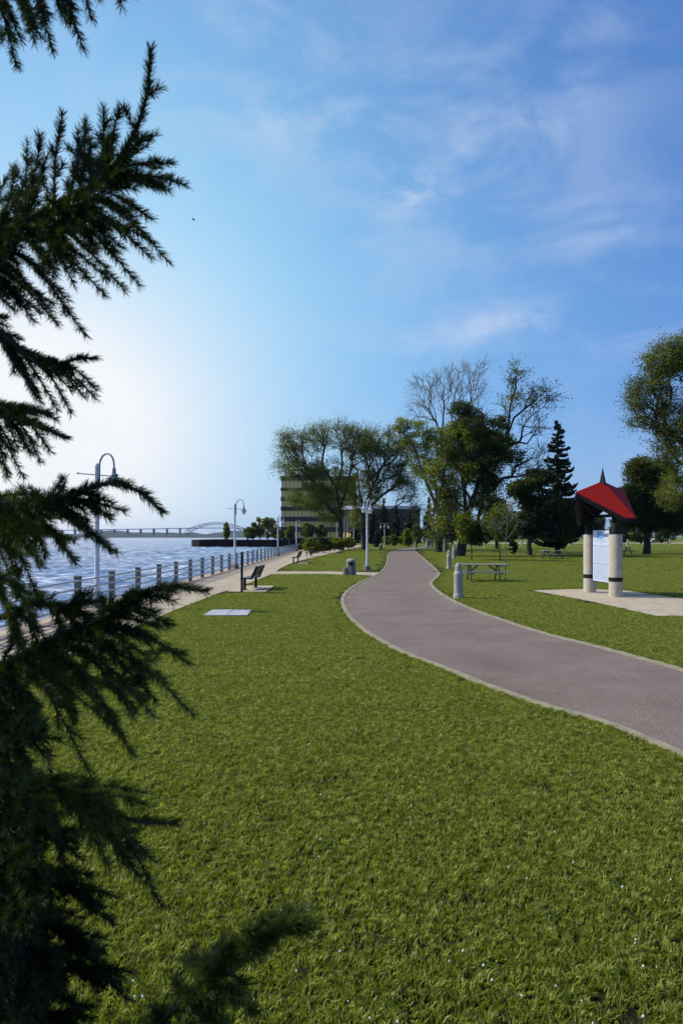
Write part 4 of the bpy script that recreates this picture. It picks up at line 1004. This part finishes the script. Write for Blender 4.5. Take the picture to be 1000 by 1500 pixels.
for i, Y in enumerate(lY):
    px = [142.5, 344, 407, 434][i]
    make_lamp(((px - 500) / F * Y, Y, 0), R(-36 if i < 3 else -50), False, ll[i])
make_lamp(gp(537.5, 836), R(72), True, 'tall white double lamp on the lawn beside the bend of the path')
make_lamp(gp(563, 803.5), R(20), True, 'smaller-looking white double lamp beside the far bin')
# plain pale poles far off
def pole(px, Z, top, label, r=.07, name='pale_pole'):
    loc = Vector(((px - 500) / F * Z, Z, 0)); Ht = H + (HY - top) / F * Z
    root = empty(name, loc); tag(root, label, 'pole', 'distant pale poles')
    mb = MB(); mb.lathe([(r * 1.5, 0), (r * 1.5, .4), (r, .5), (r * .8, Ht - .1), (r, Ht - .08), (r * .3, Ht)], 8); mb.build('shaft', M['white'], root)
    mb = MB(); mb.tube([(0, 0, Ht - .1), (.15, 0, Ht + .15), (.5, 0, Ht + .1)], .04, 6); mb.box(.65, 0, Ht + .07, .4, .2, .1); mb.build('lamp_head', M['white'], root)
pole(709, 120, 768, 'slim white pole on the far lawn between the maple and pine'); pole(646.5, 115, 775, 'white pole right beside the straight maple trunk')
pole(493, 112, 772, 'pale pole left of the first elm trunk'); pole(518, 118, 766, 'pale pole between the two elm trunks'); pole(833, 140, 783, 'short pale pole below the pine crown'); pole(313, 240, 776, 'thin pole near the tip of the pier', .1)

# ------------------------------------------------------------------ bollards
def bollard_mesh():
    mb = MB(); mb.lathe([(.16, -.02), (.165, .02), (.165, .13), (.155, .155), (.14, .175), (.138, .20), (.145, .205), (.145, .72), (.152, .74), (.152, .83), (.142, .85), (.105, .90), (.10, .92), (.115, .935), (.115, .96), (.095, .97), (.092, .99), (.108, 1.0), (.105, 1.03), (.092, 1.09), (.06, 1.14), (.02, 1.16)], 28)
    return mb
b0 = None
for i, (px, py, sc, lb) in enumerate([(671, 877, 1, 'nearest stone bollard on the lawn at the bend of the path'), (657.2, 833.5, 1, 'second stone bollard, behind the nearest beside the path'), (664.5, 819, 1.0, 'stone bollard standing against the leaning maple trunk'), (608, 803.4, 1.0, 'small-looking stone bollard at the far end of the path'), (763.5, 799.5, 1.2, 'far stone bollard at the lawn edge near the leaning pine'), (918.5, 799.6, 1.25, 'far stone bollard on the right part of the lawn edge'), (980, 798.8, 1.25, 'farthest right stone bollard at the lawn edge')]):
    if b0 is None: b0 = bollard_mesh().build('stone_bollard', M['stone'], smooth=True); o = b0
    else: o = b0.copy(); C.objects.link(o)
    o.location = gp(px, py); o.scale = (sc, sc, sc); tag(o, lb, 'bollard', 'stone bollards along the path')

# ------------------------------------------------------------------ picnic tables
def picnic(loc, rz, label):
    root = empty('picnic_table', loc, rz); tag(root, label, 'picnic table', 'picnic tables on the lawn')
    mb = MB()
    for j in range(5): mb.box(0, -.32 + .16 * j, .755, 2.15, .145, .04)
    mb.build('tabletop', M['wood'], root, bevel=.004)
    for sg in (-1, 1):
        mb = MB()
        for j in (0, 1): mb.box(0, sg * (.66 + .15 * j), .44, 2.0, .14, .04)
        mb.build('seat', M['wood'], root, bevel=.004)
    for sx in (-.62, .62):
        mb = MB()
        for sg in (-1, 1):
            mb.beam((sx, sg * .22, .73), (sx, sg * .62, 0.0), .05, .09)
        mb.beam((sx + .06, -.8, .385), (sx + .06, .8, .385), .05, .08); mb.beam((sx - .06, -.38, .70), (sx - .06, .38, .70), .05, .07)
        mb.build('leg', M['bench'], root)
        mb = MB(); mb.beam((sx + .03 * (1 if sx > 0 else -1), 0, .42), (sx * .35, 0, .73), .05, .06); mb.build('brace', M['bench'], root)
    return root
pt = gp(709, 852); picnic((pt.x, pt.y + .2, 0), R(-2), 'pale-topped picnic table nearest the path, with a thin sapling at its right end')
pt = gp(809, 819); picnic((pt.x, pt.y, 0), R(14), 'picnic table on the lawn below the tall pointed spruce')
pt = gp(919, 812); picnic((pt.x - .5, pt.y, 0), R(20), 'picnic table half hidden behind the right kiosk pillar')
pt = gp(650, 805); picnic((pt.x, pt.y, 0), R(60), 'distant picnic table behind the straight maple trunk')

# ------------------------------------------------------------------ benches
def bench(loc, rz, label):
    """seat faces local -X, length along Y"""
    root = empty('park_bench', loc, rz); tag(root, label, 'bench', 'dark slatted benches facing the river')
    mb = MB()
    for j in range(6): mb.box(-.26 + .075 * j, 0, .44 - .012 * (j == 0) + .002 * j, .06, 1.5, .025)
    mb.build('seat', M['bench'], root, bevel=.003)
    mb = MB()
    for j in range(5):
        t = j / 4; mb.box(.16 + .16 * t, 0, .52 + .32 * t, .025, 1.5, .07, mat=Matrix.Translation((.16 + .16 * t, 0, .52 + .32 * t)) @ Matrix.Rotation(R(24), 4, 'Y') @ Matrix.Translation((-.16 - .16 * t, 0, -.52 - .32 * t)))
    mb.build('backrest', M['bench'], root)
    for sy in (-.6, .6):
        mb = MB(); mb.beam((-.26, sy, .425), (.18, sy, .42), .05, .045); mb.beam((.16, sy, .42), (.36, sy, .88), .05, .04, up=Vector((0, 1, 0)))
        mb.build('bracket', M['black'], root)
        mb = MB(); mb.box(-.12 if sy < 0 else .02, sy, .2, .09, .07, .42); mb.box(-.12 if sy < 0 else .02, sy, .015, .2, .15, .02); mb.build('leg', M['black'], root)
    return root
bench((-3.40, 25.9, .02), R(-6), 'nearest dark slatted bench, beside the tall black sign post')
bench(gp(434, 824.5), R(-6), 'second dark slatted bench along the promenade lawn edge')
bench(gp(453, 815), R(-12), 'third bench along the promenade, below the shrubs')
# black post with a narrow panel seen edge-on
root = empty('sign_post', gp(354.3, 868.5)); tag(root, 'slim black sign post standing on the grass edge beside the near bench', 'sign')
mb = MB(); mb.box(0, 0, .7, .075, .075, 1.4); mb.build('post', M['black'], root, bevel=.004)
mb = MB(); mb.box(.005, -.10, 1.07, .045, .42, .66, rz=R(9)); mb.box(0, 0, 1.42, .13, .13, .03); mb.build('sign_panel', M['black'], root, bevel=.004)
# pale slabs set into the lawn
P0 = [gp(*p) for p in [(298, 903.5), (331, 903.6), (341, 895.2), (311, 895.4)]]; P1 = [gp(*p) for p in [(332, 903.6), (362, 903.4), (369, 895.6), (342, 895.2)]]
for pts, lb in ((P0, 'left pale flat slab set in the grass near the promenade'), (P1, 'right pale flat slab set in the grass near the promenade')):
    c_ = sum(pts, Vector()) / 4; o = poly('ground_slab', pts, .045, M['slab'], loc=(c_.x, c_.y, 0), thick=.06); tag(o, lb, 'slab', 'pale slabs in the lawn')

# ------------------------------------------------------------------ concrete bins
def bin_(loc, rz, label):
    root = empty('litter_bin', loc, rz); tag(root, label, 'litter bin', 'concrete litter bins')
    mb = MB(); mb.lathe([(.27, 0), (.265, .12), (.235, .62), (.23, .70), (.20, .70)], 8); mb.build('body', M['bin'], root)
    mb = MB(); mb.lathe([(.245, .70), (.245, .75), (.22, .80), (.12, .85), (.02, .86)], 8); mb.build('lid', M['granite'], root)
    mb = MB(); mb.lathe([(.16, 0), (.155, .36), (.13, .40), (.05, .43)], 8, (-.27, -.05, 0)); mb.build('side_ashtray', M['bin'], root)
    mb = MB(); mb.box(0, -.225, .6, .2, .03, .14); mb.build('opening', M['black'], root)
bin_(gp(514, 842.5), 0, 'octagonal concrete litter bin with side ashtray on the crossing walkway'); bin_(gp(557.5, 805), R(30), 'distant concrete litter bin at the foot of the far double lamp')
# grey standing stone monument
root = empty('stone_monument', gp(629, 803)); tag(root, 'grey stone arch monument on the lawn beside the far path bend', 'monument')
s_ = 117 / F
def stone(name, cx, w_, h_, seed, z0=0):
    bm = bmesh.new(); bmesh.ops.create_cube(bm, size=1); bmesh.ops.subdivide_edges(bm, edges=bm.edges, cuts=3, use_grid_fill=True)
    for v in bm.verts:
        n_ = noise.noise_vector(v.co * 2 + Vector((seed, 0, 0))) * .12; v.co += n_
        v.co = Vector((cx + v.co.x * w_, v.co.y * .5, z0 + (v.co.z + .5) * h_))
    me = bpy.data.meshes.new(name); bm.to_mesh(me); bm.free(); me.materials.append(M['granite']); o = bpy.data.objects.new(name, me); C.objects.link(o); o.parent = root; return o
stone('standing_stone', -.35, .42, 1.55, 1); stone('standing_stone', .42, .32, 1.4, 5); stone('lintel_stone', .08, 1.0, .3, 9, 1.25)

# ------------------------------------------------------------------ kiosk
cL = Vector((8.86, 24.4, 0)); cR = Vector((9.02, 22.5, 0)); cen = Vector((8.94, 23.4, 0))
ki = empty('information_kiosk', cen); tag(ki, 'information kiosk with red tiled roof, stone pillars and white notice board', 'kiosk')
for c_ in (cL, cR):
    l_ = c_ - cen
    mb = MB(); mb.lathe([(.215, 0), (.215, 2.04), (.205, 2.07)], 32, (l_.x, l_.y, 0)); p_ = mb.build('pillar', M['pillar'], ki, smooth=True)
    mb = MB(); mb.lathe([(.216, .52), (.223, .525), (.223, .655), (.216, .66)], 32, (l_.x, l_.y, 0)); mb.build('band', M['black'], p_, smooth=True)
    mb = MB(); mb.lathe([(.155, 2.07), (.155, 2.36), (.13, 2.42), (.02, 2.44)], 24, (l_.x, l_.y, 0)); mb.build('post_cap', M['black'], p_, smooth=True)
    mb = MB(); mb.beam((l_.x * .95, l_.y * .93, 2.40), (l_.x * .6, l_.y * .78, 2.93), .10, .10, up=Vector((1, 0, 0))); mb.build('roof_post', M['black'], ki)
r_ = Vector((.36, .933, 0)).normalized(); q_ = Vector((.933, -.36, 0)).normalized(); A = .84
ML = -q_ * A - r_ * A; MR = q_ * A * .84 + r_ * A; CR = q_ * A * 1.24 - r_ * A; CL = -q_ * A + r_ * A
ML.z = 3.50; MR.z = 3.60; AP = Vector((0, 0, 3.90))
def cut(c, z):   # low corner cut square
    a = c * .98 + (ML - c) * .0
    return a
zc = 2.60
def lerp(a, b_, t): return a + (b_ - a) * t
CR.z = zc; CL.z = 2.52
CRa = lerp(CR, ML, .17) ; CRb = lerp(CR, MR, .08); CLa = lerp(CL, ML, .10); CLb = lerp(CL, MR, .10)
CRa.z = CRb.z = zc + .02; CLa.z = CLb.z = 2.54
up = [AP, ML, CRa, CRb, MR, CLb, CLa]
faces = [(0, 1, 2), (0, 2, 3), (0, 3, 4), (0, 4, 5), (0, 5, 6), (0, 6, 1)]
def slab_mesh(name, verts, faces, th, mat, uv=True):
    me = bpy.data.meshes.new(name); n = len(verts)
    vv = [tuple(v) for v in verts] + [tuple(v - Vector((0, 0, th))) for v in verts]
    ff = [f[::-1] if False else f for f in faces] + [tuple(i + n for i in f)[::-1] for f in faces]
    rim = [1, 2, 3, 4, 5, 6]
    for a, b_ in zip(rim, rim[1:] + rim[:1]): ff.append((b_, a, a + n, b_ + n))
    me.from_pydata(vv, [], ff); me.materials.append(mat); me.update()
    bm = bmesh.new(); bm.from_mesh(me); bmesh.ops.recalc_face_normals(bm, faces=bm.faces)
    uvl = bm.loops.layers.uv.new('UVMap')
    for f in bm.faces:
        nrm = f.normal; u = Vector((0, 0, 1)).cross(nrm)
        u = u.normalized() if u.length > 1e-4 else Vector((1, 0, 0)); v_ = nrm.cross(u)
        for l in f.loops: l[uvl].uv = (l.vert.co.dot(u), l.vert.co.dot(v_))
    bm.to_mesh(me); bm.free(); o = bpy.data.objects.new(name, me); C.objects.link(o); return o
rf = slab_mesh('roof', up, faces, .035, M['red']); rf.parent = ki
fb = slab_mesh('roof_frame', [v - Vector((0, 0, .038)) for v in up], faces, .06, M['black']); fb.parent = rf
mb = MB()
ring = [ML, CRa, CRb, MR, CLb, CLa]
for a, b_ in zip(ring, ring[1:] + ring[:1]): mb.beam(a - Vector((0, 0, .10)), b_ - Vector((0, 0, .10)), .05, .14)
mb.build('fascia', M['black'], rf)
mb = MB()
mb.beam(ML - Vector((0, 0, .2)), MR - Vector((0, 0, .2)), .08, .12); mb.beam(ML - Vector((0, 0, .12)), Vector((ML.x * .3, ML.y * .3, 2.75)), .07, .09); mb.beam(MR - Vector((0, 0, .12)), Vector((MR.x * .3, MR.y * .3, 2.75)), .07, .09)
mb.beam(CL + Vector((0, 0, -.05)), Vector((-.05, .1, 3.3)), .06, .08); mb.beam(lerp(CRa, CRb, .5) - Vector((0, 0, .16)), Vector((.05, -.1, 3.3)), .06, .08)
l0 = cL - cen; l1 = cR - cen
mb.beam((l0.x, l0.y, 2.7), (l1.x, l1.y, 2.7), .08, .10); mb.beam((l0.x * .5, l0.y * .5, 3.1), (l1.x * .5, l1.y * .5, 3.1), .08, .10)
mb.beam(CL + Vector((0, 0, -.08)), Vector((ML.x, ML.y, 3.0)), .05, .08)
mb.build('truss', M['black'], ki)
# steep dark gable infill on the river side
mb = MB(); g0 = ML - Vector((0, 0, .16)); g1 = CLa - Vector((0, 0, .16)); inn = Vector((.12, .02, 0))
g2 = lerp(ML, CLa, .5); g2 = Vector((g2.x, g2.y, 2.62))
g3 = Vector((ML.x, ML.y, 0)); g3 = lerp(ML, CLa, .62); g3 = Vector((g3.x + .05, g3.y, 2.50))
mb.add([g0, g1, g3, g0 + inn, g1 + inn, g3 + inn], [(0, 1, 2), (5, 4, 3), (0, 3, 4, 1), (1, 4, 5, 2), (2, 5, 3, 0)])
mb.build('gable_panel', M['black'], ki)
mb = MB(); mb.lathe([(.14, 3.80), (.115, 3.86), (.10, 3.92), (.05, 4.15), (.004, 4.38)], 4); mb.build('spire', M['black'], rf)
# notice board
dv = (cR - cL).normalized(); nv = Vector((dv.y, -dv.x, 0))   # faces the river side / viewer
if nv.x > 0: nv = -nv
bc = (cL + cR) / 2 - cen + Vector((0, 0, 1.34)) + nv * .02
def bpt(u, v_, d=0): return bc + dv * u + Vector((0, 0, v_)) + nv * d
BW, BH = 1.30, 1.82
mb = MB(); mb.add([bpt(x, z, d) for d in (-.03, .02) for x, z in ((-BW / 2, -BH / 2), (BW / 2, -BH / 2), (BW / 2, BH / 2), (-BW / 2, BH / 2))], [(3, 2, 1, 0), (4, 5, 6, 7), (0, 1, 5, 4), (1, 2, 6, 5), (2, 3, 7, 6), (3, 0, 4, 7)])
bd = mb.build('notice_board', M['black'], ki)
def rect(mb, u0, v0, u1, v1, d): mb.add([bpt(u0, v0, d), bpt(u1, v0, d), bpt(u1, v1, d), bpt(u0, v1, d)], [(0, 1, 2, 3)])
ph = [(.29, .905), (-.28, .28), (-.905, -.29)]
for v0, v1 in ((.345, .875), (-.27, .33), (-.885, -.285)):
    mb = MB(); mb.add([bpt(x, z, d) for d in (.021, .027) for x, z in ((-.60, v0), (.60, v0), (.60, v1), (-.60, v1))], [(3, 2, 1, 0), (4, 5, 6, 7), (0, 1, 5, 4), (1, 2, 6, 5), (2, 3, 7, 6), (3, 0, 4, 7)])
    mb.build('sheet', M['board'], bd)
mb = MB(); rr = random.Random(4)
for z in np.arange(.47, .58, .035): rect(mb, -.45 + rr.uniform(0, .1), z, .42 - rr.uniform(0, .2), z + .010, .031)
rect(mb, .0, .38, .06, .43, .031); rect(mb, -.48, .265, .45, .285, .031)
for k, z in enumerate(np.arange(-.22, .24, .036)):
    u = -.50
    while u < .48:
        l_ = rr.uniform(.05, .16); rect(mb, u, z, min(.5, u + l_), z + .010, .031); u += l_ + .025
    if rr.random() < .2: pass
for j in range(7):
    u0 = -.52 + j * .15
    for z in np.arange(-.83, -.36, .022): rect(mb, u0, z, u0 + rr.uniform(.08, .125), z + .008, .031)
rect(mb, -.5, -.34, .5, -.325, .031)
mb.build('printed_text', M['print'], bd)
mb = MB(); rr = random.Random(2)
out = [(-.30, .84), (-.05, .86), (.02, .82), (.10, .80), (.14, .74), (.26, .71), (.33, .66), (.22, .64), (.16, .60), (.02, .585), (-.12, .60), (-.24, .61), (-.31, .68), (-.28, .76)]
mb.add([bpt(u, v_, .031) for u, v_ in out], [tuple(range(len(out)))]); mb.build('blue_map', M['blueprint'], bd)
out = [(.0, .78), (.08, .76), (.12, .70), (.18, .69), (.1, .65), (.04, .66), (.02, .71)]
mb = MB(); mb.add([bpt(u, v_, .034) for u, v_ in out], [tuple(range(len(out)))]); mb.build('map_lake', M['lightblue'], bd)

# ------------------------------------------------------------------ office block with gold bands
Z = 250; s_ = Z / F
b_root = empty('office_building', ((411 - 500) * s_, Z, 0)); tag(b_root, 'six-storey office block with gold mirror-glass bands and dark spandrels behind the elms', 'building')
Wd = (522 - 411) * s_; Dp = 26.0
zy = lambda y: H + (HY - y) * s_
mb = MB(); mb.box(Wd / 2, Dp / 2 + .5, (zy(700)) / 2, Wd - 1.0, Dp - 1, zy(700) - .2); mb.build('core_wall', M['blwall'], b_root)
bands = [(698.5, 704), (714.5, 719), (727.5, 733.5), (742, 748), (757, 763.5), (772, 779)]
for y0, y1 in bands:
    mb = MB(); mb.box(Wd / 2, Dp / 2, (zy(y0) + zy(y1)) / 2, Wd, Dp, zy(y0) - zy(y1)); mb.build('spandrel', M['bldark'], b_root)
wins = [(704, 714.5), (719, 727.5), (733.5, 742), (748, 757), (763.5, 772), (779, 788)]
for y0, y1 in wins:
    h_ = zy(y0) - zy(y1) - .02; zc_ = (zy(y0) + zy(y1)) / 2
    mb = MB(); mb.box(Wd / 2, Dp / 2, zc_, Wd - .7, Dp - .7, h_); mb.cur = 1; n_ = 18
    for k in range(n_ + 1): mb.box(.35 + (Wd - .7) * k / n_, .33, zc_, .14, .12, h_)
    for k in range(n_ + 1): mb.box(.33, .35 + (Dp - .7) * k / n_, zc_, .12, .14, h_)
    mb.build('window', [M['gold'], M['bldark']], b_root)
mb = MB(); mb.box((469 - 411) * s_, 12, zy(692), 24 * s_, 10, 3.6); mb.build('penthouse', M['blwall'], b_root)
mb = MB(); mb.box(Wd / 2, Dp / 2, zy(698.3) + .15, Wd + .4, Dp + .4, .3); mb.build('roof', M['bldark'], b_root)
mb = MB()
for k in range(7): mb.box(1 + (Wd - 2) * k / 6, .6, zy(788) / 2, .6, .6, zy(788))
mb.build('columns', M['bldark'], b_root)
# curved dark building
Z = 200; s_ = Z / F; cxp = 560
b_root = empty('curved_building', ((cxp - 500) * s_, Z + 14, 0)); tag(b_root, 'low dark curved building with pale roof rim behind the evergreens', 'building')
rb = 12.4; zt = H + (HY - 739) * s_
mb = MB(); mb.lathe([(rb, 0), (rb, zt - 1.2)], 48); mb.build('wall', M['bldark'], b_root)
mb = MB(); mb.lathe([(rb + .3, zt - 1.2), (rb + .3, zt - .25), (rb - .2, zt - .1), (rb * .5, zt + .3), (.1, zt + .4)], 48); mb.build('roof', M['roofpale'], b_root)
mb = MB()
for k in range(48):
    a = 2 * math.pi * k / 48; mb.box(rb * math.cos(a), rb * math.sin(a), (zt - 1.2) / 2, .25, .25, zt - 1.25, rz=a)
mb.build('fins', M['bldark'], b_root)
mb = MB()
for k in range(24):
    a = 2 * math.pi * (k + .5) / 24; mb.box((rb + .02) * math.cos(a), (rb + .02) * math.sin(a), 2.4, .08, 2.2, 1.6, rz=a)
mb.build('window_band', M['gold'], b_root)
Z = 320; s_ = Z / F
b_root = empty('distant_building', ((623 - 500) * s_, Z, 0)); tag(b_root, 'small pale blue distant building in the gap beside the slim spruce', 'building')
mb = MB(); mb.box(0, 3, (H + (HY - 757) * s_) / 2, 8 * s_, 6, H + (HY - 757) * s_); mb.build('wall', M['blblue'], b_root)
mb = MB(); mb.box(0, 3, H + (HY - 757) * s_ + .2, 8.5 * s_, 6.4, .4); mb.build('roof', M['roofpale'], b_root)
mb = MB()
for k in range(3): mb.box(0, -.02, 2.5 + 2.8 * k, 1.8, .08, 1.2)
mb.build('window', M['bldark'], b_root)
# car park strip and parked cars beyond the lawn
o = poly('road', [gp(640, 796.4), gp(1200, 796.4), gp(1200, 795.0), gp(640, 795.0)], .02, M['concrete']); tag(o, kind='structure')
def car(px, Z, rz, mat, label):
    root = empty('parked_car', ((px - 500) / F * Z, Z, .02), rz); tag(root, label, 'car', 'parked cars beyond the lawn')
    prof = [(-2.1, .35), (-2.1, .85), (-1.3, .95), (-.8, 1.4), (.7, 1.42), (1.4, .98), (2.1, .82), (2.15, .35)]
    mb = MB(); n = len(prof); vs = [(x, -.85, z) for x, z in prof] + [(x, .85, z) for x, z in prof]
    mb.add(vs, [tuple(range(n)), tuple(range(n, 2 * n))[::-1]] + [(i, i + n, (i + 1) % n + n, (i + 1) % n) for i in range(n)]); mb.build('body', M[mat], root, bevel=.05)
    mb = MB(); mb.box(-.05, 0, 1.17, 1.5, 1.73, .28); mb.build('window', M['black'], root)
    for x in (-1.35, 1.35):
        for y in (-.8, .8):
            mb = MB(); mb.tube([(x, y - .1, .32), (x, y + .1, .32)], .32, 14); mb.build('wheel', M['tyre'], root)
car(961, 212, 0, 'carpale', 'pale parked car behind the linden at the far lawn edge'); car(905, 214, 0, 'car', 'dark parked car glimpsed behind the right kiosk pillar')

# ------------------------------------------------------------------ pier, far shore, bridge
mb = MB(); wallstrip(mb, [(-11.7, 227.8), (-48.5, 232.8), (-52.2, 238), (-52.2, 330)], -3, .9, -.5)
for k in range(60):
    t = k / 60; mb.box(-11.7 - 36.8 * t, 227.6 + 5 * t, -1, .25, .3, 3.6)
o = mb.build('pier_wall', M['piling']); tag(o, 'dark sheet-pile pier wall standing out of the water', 'wall')
o = poly('pier_ground', [(-12, 228.4), (-48.3, 233.4), (-51.6, 238.4), (-51.6, 329), (-13, 344)], .6, M['shore']); tag(o, kind='structure')
# far shore: low hills across the water
def hills(name, x0, x1, Y, h, seed, depth=400, mat='shore'):
    mb = MB(); n = 160; rows = 5; vs = []
    for j in range(rows):
        for i in range(n + 1):
            x = x0 + (x1 - x0) * i / n; pr = math.sin(math.pi * min(1, j / (rows - 2)) * .5) if j < rows - 1 else 0
            hh = h * (.55 + .45 * noise.fractal(Vector((x / 260.0, seed, j * .3)), 1, 2, 4) * 1.3 + .12 * noise.noise(Vector((x / 35.0, seed, j))))
            edge = min(1, min(i, n - i) / 14)
            vs.append((x, Y + depth * j / (rows - 1), WZ + .0 + max(.4, hh) * pr * edge + .05 - .5 * (j in (0, rows - 1))))
    fs = [(j * (n + 1) + i, j * (n + 1) + i + 1, (j + 1) * (n + 1) + i + 1, (j + 1) * (n + 1) + i) for j in range(rows - 1) for i in range(n)]
    mb.add(vs, fs); o = mb.build(name, M[mat]); tag(o, kind='structure'); return o
M['woods'] = simple('far_woods', [(.012, .02, .012), (.03, .04, .02), (.05, .06, .03)], .03, .95)
hills('far_shore', -2300, 300, 1900, 15, 1, mat='woods')
hills('hills', -4200, 1200, 3300, 40, 4, 700, 'woods')
# bridge
Zb = 2450; sb = Zb / F
br_ = empty('bridge', ((318 - 500) * sb, Zb, WZ)); tag(br_, 'long steel road bridge with arched truss span far across the water', 'bridge')
bx = lambda px: (px - 318) * sb
bz = lambda py: H + (HY - py) * sb - WZ
def deck_y(px): return 773.6 + max(0, (290 - px)) * .017 + max(0, px - 345) * .12
mb = MB(); prev = None
pxs = list(range(-140, 441, 20))
for a, b_ in zip(pxs[:-1], pxs[1:]): mb.beam((bx(a), 0, bz(deck_y(a))), (bx(b_), 0, bz(deck_y(b_))), 22, 2.4)
mb.build('deck', M['steel'], br_)
for px in [p for p in np.arange(-120, 280, 19.2)] + [392, 410, 428]:
    mb = MB()
    for yy in (-7, 7): mb.box(bx(px), yy, bz(deck_y(px)) / 2 - 1, 3.6, 3.6, bz(deck_y(px)))
    mb.box(bx(px), 0, bz(deck_y(px)) - 4.2, 4, 20, 3); mb.build('pier', M['steel'], br_)
def arch_y(px, lift=0):
    t = (px - 318) / 33.0
    return 766.0 + 9.0 * t * t - lift
for yy in (-11, 11):
    mb = MB(); pts = list(np.linspace(272, 364, 24))
    def top_(p):
        t = (p - 318) / 46.0; return 765.2 + 11.5 * abs(t) ** 1.9 if abs(t) <= 1 else 777
    def bot_(p):
        t = (p - 318) / 46.0; return 767.8 + 16.0 * abs(t) ** 1.9
    for i, (a, b_) in enumerate(zip(pts[:-1], pts[1:])):
        mb.beam((bx(a), yy, bz(top_(a))), (bx(b_), yy, bz(top_(b_))), 1.1, 1.1); mb.beam((bx(a), yy, bz(bot_(a))), (bx(b_), yy, bz(bot_(b_))), 1.1, 1.1)
        mb.beam((bx(a), yy, bz(top_(a))), (bx(a), yy, bz(bot_(a))), .8, .8)
        p1, p2 = (top_(a), bot_(b_)) if i % 2 else (bot_(a), top_(b_)); mb.beam((bx(a), yy, bz(p1)), (bx(b_), yy, bz(p2)), .7, .7)
        if bot_(a) < deck_y(a): mb.beam((bx(a), yy, bz(bot_(a))), (bx(a), yy, bz(deck_y(a))), .5, .5)
    mb.build('arch_truss', M['steel'], br_)
for px in (275, 361):
    mb = MB()
    for yy in (-10, 10): mb.box(bx(px), yy, bz(784) / 2 + 1, 5, 4, bz(779))
    mb.build('tower_pier', M['steel'], br_)
# bird
bp_ = pp(283.5, 322, 90)
bo = empty('bird', bp_); tag(bo, 'tiny dark bird gliding alone in the sky', 'bird')
mb = MB(); mb.tube([(-.22, 0, 0), (-.12, 0, .01), (0, 0, .02), (.14, 0, .02), (.22, 0, .03), (.27, 0, .02)], [.01, .05, .07, .05, .035, .005], 8)
for sg in (-1, 1):
    mb.add([(.10, 0, .03), (.04, sg * .25, .12), (-.04, sg * .5, .06), (-.06, sg * .25, .10), (-.06, 0, .03), (.10, 0, .015), (.04, sg * .25, .105), (-.04, sg * .5, .05), (-.06, sg * .25, .085), (-.06, 0, .015)], [(0, 1, 3, 4), (1, 2, 3), (9, 8, 6, 5), (8, 7, 6), (0, 5, 6, 1), (1, 6, 7, 2), (2, 7, 8, 3), (3, 8, 9, 4)])
mb.build('body', M['bird'], bo)

# ------------------------------------------------------------------ haze
def haze():
    mb = MB(); x0, x1, y0, y1, z0, z1 = -8000, 8000, -600, 9800, -6, 90
    mb.box((x0 + x1) / 2, (y0 + y1) / 2, (z0 + z1) / 2, x1 - x0, y1 - y0, z1 - z0)
    m, nt, b = newmat('haze_air'); nt.nodes.remove(b)
    v = nt.nodes.new('ShaderNodeVolumePrincipled'); v.inputs['Color'].default_value = (.55, .72, 1, 1); v.inputs['Density'].default_value = .00005; v.inputs['Anisotropy'].default_value = .3
    nt.links.new(v.outputs[0], nt.nodes['Material Output'].inputs['Volume'])
    o = mb.build('haze', m); tag(o, kind='stuff'); return o
haze()
print('SCENE DONE', len(bpy.data.objects))
